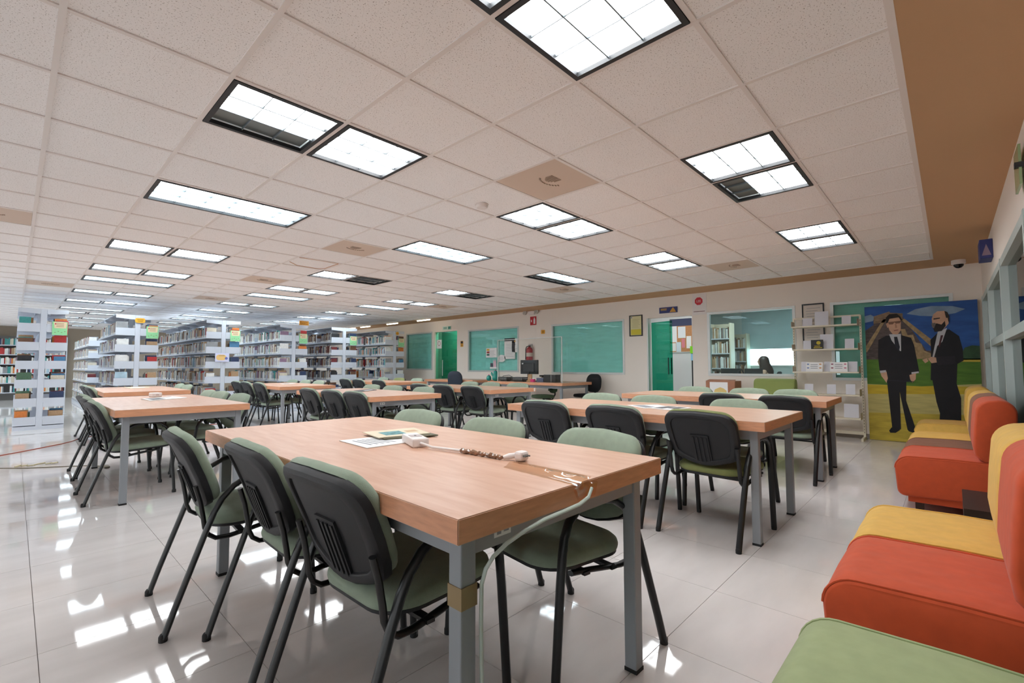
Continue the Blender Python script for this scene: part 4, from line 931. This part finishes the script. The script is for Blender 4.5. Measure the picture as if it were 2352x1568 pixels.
M_CACT = mat('teal_ceramic', '#14877c', .3)
t = thing('cactus_figurine', 'large teal ceramic cactus figurine with one raised arm', 'figurine', (6.10, 6.72, Zt))
MB().lathe([(.03, 0), (.075, .03), (.082, .07), (.07, .11), (.05, .14), (.055, .18), (.05, .22), (.03, .245), (.005, .255)], n=16).build('body', M_CACT, t, smooth=60)
MB().tube([(0, .04, .12), (0, .09, .13), (0, .125, .17), (0, .135, .21)], [.025, .028, .026, .014], 10).build('arm', M_CACT, t, smooth=60)
MB().lathe([(.016, .25), (.012, .266), (.004, .27)], n=8).build('flower', MATS['hot_pink'], t)
t = thing('cactus_pot', 'small teal ceramic cactus with a pink bud', 'figurine', (6.10, 6.95, Zt))
MB().lathe([(.02, 0), (.055, .02), (.062, .06), (.05, .11), (.02, .135)], n=14).build('body', M_CACT, t, smooth=60); MB().lathe([(.015, .132), (.012, .15), (.004, .155)], n=8).build('bud', MATS['hot_pink'], t)
t = tag(MB().tube([(6.15, 6.62, Zt+.01), (6.25, 6.60, Zt+.12), (6.3, 6.45, Zt+.14), (6.3, 6.3, Zt+.08), (6.32, 6.2, Zt+.01)], .006, 6).build('desk_cable', M_BLACK, smooth=60), 'thin black cable looping behind the cactus figurines', 'cable')
# clear plastic screen hung in front of the desk
b = MB(); N = 26; rr = random.Random(3)
V = []
for j in range(9):
    z = TZ+.02+j*.118
    V.append([(5.97+.006*math.sin(i*.33+j*.5)+.003*math.sin(i*.8-j*.9), 4.62+i*.074+.01*math.sin(j*.8), z) for i in range(N)])
b.sheet(V)
o = b.build('plastic_screen', glassy('clear_film', (.96, .97, .96, 1), 1.3, .12), smooth=80); tag(o, 'wrinkled clear plastic screen hanging before the computer desk', 'plastic screen')
md = o.modifiers.new('thick', 'SOLIDIFY'); md.thickness = .0008
tag(MB().tube([(5.97, 4.60, TZ+.02+8*.118+.01), (5.97, 6.52, TZ+.02+8*.118+.01)], .008, 6).build('screen_rod', mat('clear_rod', '#c9ccca', .2)), 'thin clear rod carrying the plastic screen', 'rod')
for y, lab in ((4.61, 'right'), (6.51, 'left')): tag(MB().box((5.962, y-.008, TZ+.0005), (5.978, y+.008, TZ+.02+8*.118)).build('screen_post', MATS['clear_rod']), '%s thin post of the plastic screen on the desk' % lab, 'post')
# office chairs
def office_chair(loc, rz, m, label, h=.92, w=.44, seatm=None):
    t = thing('office_chair', label, 'chair', (loc[0], loc[1], 0), rz)
    MB().rings([[(x*s+.02, y*s, z) for x, y in rounded(.44, .46, .12, 6)] for s, z in ((.9, .46), (1, .47), (1.01, .50), (.95, .525), (.6, .535), (.2, .53))]).build('seat', seatm or m, t, smooth=60)
    P = rounded(w, h-.56, .16, 6)
    MB().rings([[(-.22-.10*((z+(h+.56)/2)-.56)+d+.25*y*y, y*s, (h+.56)/2+z*s) for y, z in P] for s, d in ((.5, -.03), (.95, -.025), (1, -.005), (1, .015), (.9, .035), (.4, .04))]).build('backrest', m, t, smooth=60)
    MB().tube([(-.02, 0, .45), (-.2, 0, .42), (-.265, 0, .52), (-.275, 0, .66)], .018).build('back_arm', M_TUBE, t, smooth=60)
    MB().lathe([(.025, .10), (.025, .45)], n=12).build('column', M_TUBE, t, smooth=40)
    for k in range(5):
        a = 2*math.pi*k/5; o = MB().tube([(0, 0, .11), (.26*math.cos(a), .26*math.sin(a), .075)], [.025, .016]).build('leg', M_TUBE, t, smooth=40)
        MB().lathe([(.012, 0), (.025, .008), (.025, .045), (.012, .052)], c=(.26*math.cos(a), .26*math.sin(a), 0), n=10).build('castor', M_BLACK, o, smooth=40)
    return t
M_CH = mat('black_fabric', '#1b1c20', .9)
office_chair((6.90, 4.64), R(165), M_CH, 'black office chair at the right end of the computer desk', .97, .48)
office_chair((6.02, 5.15), R(150), mat('dark_green_fabric', '#3a4a32', .9), 'dark green office chair tucked under the computer desk', .76, .42)
office_chair((6.05, 8.0), R(20), mat('slate_fabric', '#2d3440', .9), 'slate office chair by the green glass door', 1.03, .42)
# ================================================================== OFFICE behind window 4 and door 2
OX = 11.3
wall_grid('wall_office_back', 'x', OX, OX+.14, -1.2, 5.2, 0, HC+.16, [(1.25, 2.62, 1.12, 2.5)], mat('office_wall', '#c9d3d4', .85))
struct(MB().box((XW+.14, 5.2, 0), (OX+.14, 5.34, HC+.16)).build('wall_office_left', MATS['office_wall'])); struct(MB().box((XW+.14, -1.34, 0), (OX+.14, -1.2, HC+.16)).build('wall_office_right', MATS['office_wall']))
struct(MB().box((XW+.14, -1.2, HC+.0), (OX, 5.2, HC+.05)).build('ceiling_office', M_WALL)); struct(MB().box((XW+.14, -1.2, -.003), (OX, 5.2, .002)).build('floor_office', M_FLOOR))
w7 = struct(link('window_7', None)); w7.location = (OX, 1.93, 1.12)
MB().box((-.02, -.69, 0), (.1, .69, .04)).box((-.02, -.69, 1.34), (.1, .69, 1.38)).box((-.019, -.69, .04), (.099, -.65, 1.34)).box((-.019, .65, .04), (.099, .69, 1.34)).build('frame', M_ALU, w7)
MB().box((.04, -.65, .04), (.046, .65, 1.34)).build('pane', G_CLEAR, w7); MB().box((-.035, -.78, .46), (-.028, .72, 1.42)).build('blind', mat('grey_roller_blind', '#b4cad0', .9, noise=.05, nscale=3), w7)
struct(MB().box((9.40, 3.05, 0), (9.46, 5.2, HC)).build('wall_partition', mat('partition_white', '#d5d6d8', .8)))
t = thing('lobby_fill_light', 'added fill lamp in the lobby behind the green glass door', 'ceiling light', (XW+.5, 10.4, HC)); MB().box((-.2, -.3, -.02), (.2, .3, 0)).build('frame', M_TBAR, t); MB().box((-.17, -.27, -.026), (.17, .27, -.0205)).build('lamp', M_LIT, t)  # unseen lamp added behind door 1 to brighten its green glass
t = thing('office_light', 'lit long light on the office ceiling behind the glass', 'ceiling light', (9.0, 1.6, HC)); MB().box((-.6, -.3, -.02), (.6, .3, 0)).build('frame', M_TBAR, t); MB().box((-.57, -.27, -.026), (.57, .27, -.0205)).build('lamp', M_LIT, t)
t = thing('office_light', 'second office ceiling light near the cork board', 'ceiling light', (8.4, 3.6, HC)); MB().box((-.3, -.3, -.02), (.3, .3, 0)).build('frame', M_TBAR, t); MB().box((-.27, -.27, -.026), (.27, .27, -.0205)).build('lamp', M_LIT, t)
def oshelf(x, y0, y1, zs, label):
    t = thing('office_shelf', label, 'bookcase', (x, (y0+y1)/2, 0)); w = (y1-y0)/2
    for s in (-1, 1): MB().box((0, s*w-.015, 0), (.28, s*w+.015, zs[0]+.36)).build('side_panel', M_CREAM, t)
    for z in zs: MB().box((0, -w+.015, z-.025), (.28, w-.015, z)).build('shelf', M_WHITE, t)
    MB().box((.28, -w, 0), (.29, w, zs[0]+.36)).build('back_panel', M_CREAM, t)
    for z in zs:
        y = y0+.02
        while y < y1-.05:
            th = random.choice((.02, .03, .04)); RB.box((x+.02, y, z), (x+.2, y+th-.002, z+random.uniform(.2, .28)), names.index(random.choice(['white', 'cream', 'brown', 'white', 'grey', 'tan']))); y += th
oshelf(9.55, 2.40, 2.86, (1.80, 1.45, 1.10, .75), 'cream shelf of white binders seen through the office window')
oshelf(10.9, 2.45, 2.95, (1.62, 1.27, .92, .57), 'second pale shelf deeper inside the office')
b = RB.build('books', [BMAT[k] for k in names]+[M_LABEL]); tag(b, 'rows of books filling the rest of the shelves', 'books', kind='stuff')
t = thing('cork_board', 'cork board full of papers seen through the open door', 'notice board', (9.397, 3.50, 1.48))
MB().box((-.02, -.30, 0), (0, .30, .86)).build('frame', M_ALU, t); panel(t, 'cork', mat('cork', '#b9845a', .9, noise=.15, nscale=60), -.28, .28, .02, .84, .02, .022); panel(t, 'navy_strip', mat('navy_strip', '#39405e', .7), -.28, .28, .66, .84, .0225, .024)
for k, (y0, y1, z0, z1, c) in enumerate(((.10, .26, .26, .66, '#dfe1e4'), (-.12, .07, .36, .64, '#d9dde2'), (.13, .27, .04, .24, '#dcdedd'), (.0, .12, .02, .26, '#c7d6df'), (-.26, -.14, .10, .40, '#e4e4e4'), (-.10, -.02, .12, .34, '#d2808a'))):
    panel(t, 'paper', mat('pinned_%d' % k, c, .8), y0, y1, z0, z1, .0225, .024+.0003*k)
t = thing('coat_stand', 'dark post with a lime green cap at the office door', 'stand', (9.2, 3.13, 0))
MB().box((-.03, -.03, 0), (.03, .03, 1.45)).build('post', M_BLACK, t); MB().box((-.06, -.05, 1.45), (.05, .05, 1.62)).build('cap', mat('lime_green', '#7fd01c', .6), t); MB().box((-.045, -.045, 1.28), (-.032, .04, 1.44)).build('tag', mat('sky_blue', '#8fc4e4', .6), t)
t = thing('office_desk', 'white office desk behind the window', 'desk', (9.25, 1.65, 0)); MB().box((-.35, -.9, .74), (.35, .9, .77)).build('top', M_WHITE, t)
for sy in (-1, 1): MB().box((-.33, sy*.87-.015, 0), (.33, sy*.87+.015, .74)).build('side_panel', M_WHITE, t)
for y, w, lab in ((2.25, .42, 'black printer at the left of the office window'), (1.78, .36, 'black office monitor before the seated person')):
    t = thing('monitor', lab, 'monitor', (9.10, y, .771)); MB().box((-.02, -w/2, .06), (.02, w/2, .32)).build('panel', M_BLACK, t, bevel=.005); MB().cbox((.02, 0, .04), (.03, .05, .08)).build('stand', M_BLACK, t); MB().cbox((.02, 0, .006), (.14, .18, .012)).build('base', M_BLACK, t)
t = thing('desk_phone', 'black desk phone on the office desk', 'phone', (9.05, 2.02, .771)); MB().cbox((0, 0, .06), (.1, .10, .12)).build('body', M_BLACK, t, bevel=.01); MB().tube([(-.03, .05, .13), (-.03, .045, .26), (-.02, -.02, .30), (0, -.05, .22), (0, -.05, .13)], .018).build('handset', M_BLACK, t, smooth=60)
office_chair((9.95, 1.74), R(95), M_CH, 'black office chair carrying the seated person', 1.02, .5)
# seated person
t = thing('person', 'seated person with long dark hair and a beige top, looking left', 'person', (9.95, 1.80, 0), R(95))
verts = [(0, 0, .60), (-.03, 0, .75), (-.05, 0, .92), (-.03, 0, 1.03), (-.01, 0, 1.10), (.02, 0, 1.24),      # pelvis, belly, chest, neck base, neck, head
         (-.03, .17, 1.00), (.02, .24, .80), (.22, .18, .79), (.30, .16, .80), (-.03, -.17, 1.00), (.02, -.24, .80), (.22, -.18, .79), (.30, -.16, .80),
         (.10, .10, .58), (.42, .12, .58), (.44, .12, .14), (.50, .12, .06), (.10, -.10, .58), (.42, -.12, .58), (.44, -.12, .14), (.50, -.12, .06)]
edges = [(0, 1), (1, 2), (2, 3), (3, 4), (4, 5), (3, 6), (6, 7), (7, 8), (8, 9), (3, 10), (10, 11), (11, 12), (12, 13), (0, 14), (14, 15), (15, 16), (16, 17), (0, 18), (18, 19), (19, 20), (20, 21)]
rad = [.15, .14, .14, .09, .052, .095, .06, .045, .036, .03, .06, .045, .036, .03, .09, .07, .05, .04, .09, .07, .05, .04]
me = bpy.data.meshes.new('body'); me.from_pydata(verts, edges, []); bd = link('body', me, t)
me.materials.append(mat('beige_top', '#b08d78', .85))
sk = bd.modifiers.new('skin', 'SKIN'); ss = bd.modifiers.new('sub', 'SUBSURF'); ss.levels = 2; ss.render_levels = 2
for i, r in enumerate(rad):
    v = me.skin_vertices[0].data[i]; v.radius = (r, r*(.82 if i in (0, 1, 2) else 1)); v.use_root = (i == 0)
hd = MB().rings([[(.02+.098*math.sin(p)*math.cos(a)*(1.05 if math.cos(a) > 0 else 1), .078*math.sin(p)*math.sin(a), 1.245+.118*math.cos(p)-(.012*math.sin(p)*max(0, math.cos(a)) if p > 2 else 0)) for a in [2*math.pi*k/18 for k in range(18)]] for p in [math.pi*(i+.3)/11 for i in range(11)]])
M_SKINP = mat('skin_tone', '#b98a70', .6); hd.build('head', M_SKINP, bd, smooth=80)
MB().lathe([(.006, .01), (.014, 0), (.004, .035)], c=(.123, 0, 1.225), n=8).build('nose', M_SKINP, bd, smooth=60)
for s in (-1, 1):
    MB().lathe([(.002, -.008), (.009, 0), (.002, .008)], c=(.108, s*.032, 1.255), n=8).build('eye', M_BLACK, bd)
    MB().lathe([(.003, -.03), (.014, 0), (.004, .03)], c=(.015, s*.08, 1.245), n=8).build('ear', M_SKINP, bd, smooth=60)
    for k in range(5):
        MB().tube([(.30, s*.16+(k-2)*.014, .80), (.35 if k else .33, s*.16+(k-2)*.016, .805), (.385 if k else .35, s*.16+(k-2)*.017-(.02*s if k == 0 else 0), .79)], [.009, .008, .006], 6).build('finger', M_SKINP, bd, smooth=60)
MB().box((.112, -.022, 1.175), (.117, .022, 1.185)).build('mouth', mat('lip_tone', '#8e4f48', .6), bd)
MB().rings([[(.005+(.118+.03*(z < 1.2))*s*math.cos(a)-.16*max(0, 1.28-z), .11*s*math.sin(a), z) for a in [R(55+250*k/15) for k in range(16)]] for z, s in ((1.375, .25), (1.365, .6), (1.33, .92), (1.27, 1.05), (1.2, 1.05), (1.12, 1.1), (1.03, 1.15), (.95, 1.0), (.90, .7))]).build('hair', mat('dark_hair', '#2a1c17', .45, noise=.3, nscale=60, stretch=(1, 1, .1)), bd, smooth=70)
# ================================================================== SMALL THINGS ON THE TABLES
Z = TZ+.0008
def flat(name, pts, z, h, m, label, cat, printing=None, group=None):
    o = thing(name, label, cat, (0, 0, 0), 0, group); c = (sum(p[0] for p in pts)/len(pts), sum(p[1] for p in pts)/len(pts)); o.location = (c[0], c[1], z)
    P = [(p[0]-c[0], p[1]-c[1]) for p in pts]
    MB().prism([(x, y, 0) for x, y in P], (0, 0, h)).build('sheets', m, o)
    lerp = lambda u, v: tuple((P[0][i]*(1-u)+P[1][i]*u)*(1-v)+(P[3][i]*(1-u)+P[2][i]*u)*v for i in (0, 1))
    for u0, u1, v0, v1, mm, nm in (printing or []):
        q = [lerp(u0, v0), lerp(u1, v0), lerp(u1, v1), lerp(u0, v1)]; MB().prism([(x, y, h+.0001) for x, y in q], (0, 0, .0004)).build(nm, mm, o)
    return o
M_TEALP = mat('teal_picture', '#5f8f92', .7, noise=.5, nscale=30); M_SEPIA = mat('cream_cover', '#d8cdb4', .6); M_DARKP = mat('dark_picture', '#4a4a50', .6, noise=.5, nscale=25)
LN = [(.2, .8, .15+.1*k, .19+.1*k, M_PRINT, 'print_line') for k in range(5)]
flat('newsletter', [(-.83, .813), (-.845, .528), (-.515, .527), (-.62, .79)], Z, .003, M_PAPER, 'white printed newsletter under the magazines on the foreground table', 'magazine', LN)
flat('magazine', [(-.63, .90), (-.68, .66), (-.42, .575), (-.37, .86)], Z+.0045, .005, mat('dark_olive_cover', '#5c5a44', .6), 'dark edged magazine lowest of the two on the newsletter', 'magazine')
flat('magazine', [(-.651, .914), (-.694, .684), (-.431, .627), (-.362, .871)], Z+.0105, .004, M_SEPIA, 'cream magazine with a teal picture topmost on the foreground table', 'magazine', [(.3, .8, .2, .6, M_TEALP, 'picture'), (.35, .6, .68, .9, MATS['pale_edge'], 'picture')])
# extension lead with socket block, wrapped cable and taped run
def bx(name, label, cat, c, d, rz, m, bevel=.004):
    o = thing(name, label, cat, c, rz); MB().box((-d[0]/2, -d[1]/2, 0), (d[0]/2, d[1]/2, d[2])).build('body', m, o, bevel=bevel); return o
M_PLUG = mat('white_plastic', '#e6dedb', .4)
o = bx('socket_block', 'white multi socket block at the end of the table cable', 'socket', (-.635, .47, Z), (.075, .20, .038), R(-20), M_PLUG, .006)
MB().box((-.025, -.03, .0385), (.025, .03, .0395)).build('socket_face', mat('socket_grey', '#b5aaa8', .5), o); MB().box((-.004, -.012, .0396), (.004, .012, .0400)).build('slot', M_BLACK, o)
zc = Z+.009
o = thing('table_cable', 'white cable with brown tape wrapping on the foreground table', 'cable', (-.65, .2, 0))
pt = lambda x, y, z: (x+.65, y-.2, z)
MB().tube([pt(-.672, .375, zc+.01), pt(-.665, .30, zc), pt(-.645, .20, zc), pt(-.63, .14, zc)], .006, 8).build('cable', M_PLUG, o, smooth=60)
rw = MB(); rr = random.Random(5); P = [pt(-.632+.0004*k, .15-.0088*k, zc+.002*math.sin(k*1.7)) for k in range(27)]
rw.tube(P, [.0065+.0045*rr.random() for _ in P], 7); rw.build('tape_wrap', mat('brown_packing_tape', '#8a6248', .18, coat=.6, noise=.4, nscale=40), o, smooth=30)
MB().tube([pt(-.622, -.085, zc), pt(-.605, -.10, zc+.005), pt(-.59, -.125, zc+.01)], [.008, .012, .011], 8).build('plug_neck', M_PLUG, o, smooth=60)
MB().cbox(pt(-.585, -.145, zc+.010), (.045, .04, .036)).build('plug', M_PLUG, o, bevel=.010)
pr_ = MB()
for k in range(3): pr_.tube([pt(-.597+.011*k, -.164, zc+.012), pt(-.597+.011*k, -.178, zc+.012)], .003, 6)
pr_.build('prong', M_UNLIT, o)
# clear tape strip from the plug to the table edge
tb = MB(); N = 14; G = []
for i in range(N+1):
    u = i/N; cy = -.155-.343*u; cx = -.66-.025*u; r_ = []
    for j in range(9):
        v = (j-4)/4; hgt = .0012+.011*math.exp(-(v*3.2)**2)*(1+.25*math.sin(i*2.1)) + .0008*math.sin(i*3+j)
        r_.append((cx+v*(.055+.012*u), cy+.02*v, TZ+max(.0008, hgt)))
    G.append(r_)
lst = G[-1]; G.append([(x, -.5035, TZ-.012) for x, y, z in lst]); G.append([(-.675+(x+.675)*.7, -.5045, TZ-.05) for x, y, z in lst])
tb.sheet(G)
o = tb.build('clear_tape', glassy('amber_tape', (.90, .80, .68, 1), 1.55, .05), smooth=35); tag(o, 'shiny amber packing tape strip holding the cable to the table edge', 'tape')
o = thing('hanging_cord', 'pale cord hanging from the taped edge down the near table leg', 'cord', (-.69, -.51, 0)); h = lambda x, y, z: (x+.69, y+.51, z)
MB().tube([h(-.665, -.512, .775), h(-.69, -.516, .752), h(-.74, -.518, .742), h(-.81, -.515, .737), h(-.89, -.505, .73), h(-.96, -.495, .715), h(-1.02, -.485, .695), h(-1.06, -.475, .67), h(-1.074, -.462, .64), h(-1.077, -.45, .60), h(-1.077, -.448, .5), h(-1.074, -.449, .3), h(-1.07, -.452, .1), h(-1.06, -.47, .006), h(-1.0, -.56, .006)], .0055, 6).build('cord', mat('pale_cord', '#b9c6bd', .35), o, smooth=60)
MB().box(h(-1.132, -.435, .545), h(-1.078, -.381, .60)).build('leg_tape', mat('leg_tape', '#8f7a55', .35), o)
# second-row papers and adapter
flat('magazine', [(1.90, .80), (1.72, .54), (1.95, .40), (2.12, .62)], Z, .004, M_PAPER, 'open white magazine on the table behind the foreground one', 'magazine', [(.1, .9, .1, .5, M_PRINT, 'picture')])
flat('newspaper', [(1.75, .52), (1.69, .28), (2.0, .26), (2.03, .48)], Z, .006, M_PAPER, 'newspaper with dark pictures beside the open white magazine', 'newspaper', [(.1, .5, .1, .9, M_DARKP, 'picture'), (.55, .9, .3, .9, M_DARKP, 'picture')])
flat('leaflet', [(-.938, 5.20), (-.92, 4.79), (-.54, 5.05), (-.60, 5.48)], Z, .006, M_PAPER, 'white and dark folder on the left front table', 'magazine', [(.3, .9, .1, .45, M_DARKP, 'picture'), (.1, .25, .1, .9, M_PRINT, 'print_line')])
flat('leaflet', [(-.60, 9.15), (-.585, 8.5), (-.30, 8.7), (-.25, 9.1)], Z, .006, M_SEPIA, 'cream papers on the rear left table', 'magazine', [(.3, .8, .2, .8, M_PAPER, 'picture')])
flat('leaflet', [(1.50, 5.03), (1.455, 4.73), (1.85, 4.98), (1.93, 5.30)], Z, .005, M_DARKP, 'dark picture leaflet on the middle front table', 'magazine', [(.6, .9, .3, .8, M_PAPER, 'picture')])
flat('leaflet', [(1.85, 8.75), (1.82, 8.5), (2.1, 8.55), (2.12, 8.8)], Z, .004, M_PAPER, 'white papers on the table below ACCESO GENERAL', 'magazine', [(.2, .8, .2, .6, M_PRINT, 'picture')])
o = bx('adapter', 'small white power adapter on the left front table', 'adapter', (-.74, 5.60, Z), (.10, .12, .05), R(10), M_PLUG, .01); MB().cbox((0, -.0605, .025), (.03, .002, .012)).build('port', mat('socket_grey', '#b5aaa8', .5), o)
# cords on the floor
tag(MB().tube([(-2.4, 7.4, .006), (-1.99, 7.72, .006), (-1.75, 7.97, .006), (-1.53, 8.23, .006), (-1.38, 8.41, .006), (-1.25, 8.63, .006), (-1.14, 8.95, .006), (-.9, 9.2, .006), (.3, 9.6, .006), (1.0, 9.4, .006)], .006, 6).build('extension_cord', mat('red_cord', '#a8452e', .5), smooth=60), 'red extension cord running over the floor to the left tables', 'cord')
o = thing('floor_cord', 'beige cord taped on the floor at the left', 'cord', (-1.5, 6.2, 0)); M_BCORD = mat('beige_cord', '#7d7464', .6)
MB().tube([(-.9, .75, .005), (-.475, .40, .005), (-.27, .18, .005), (-.06, .05, .005), (.22, -.15, .005), (.39, -.40, .005)], .0055, 6).build('cord', M_BCORD, o, smooth=60)
tw = MB()
for k in range(7): tw.tube([(-.36+.05*k, .32+.03*math.sin(k*2), .012), (-.31+.05*k, .30+.05*math.cos(k*1.7), .02)], .010, 5)
tw.build('crumpled_tape', mat('old_tape', '#c3bb9c', .4), o); MB().cbox((.36, -.42, .012), (.05, .14, .02)).build('plug', M_BCORD, o, bevel=.006)
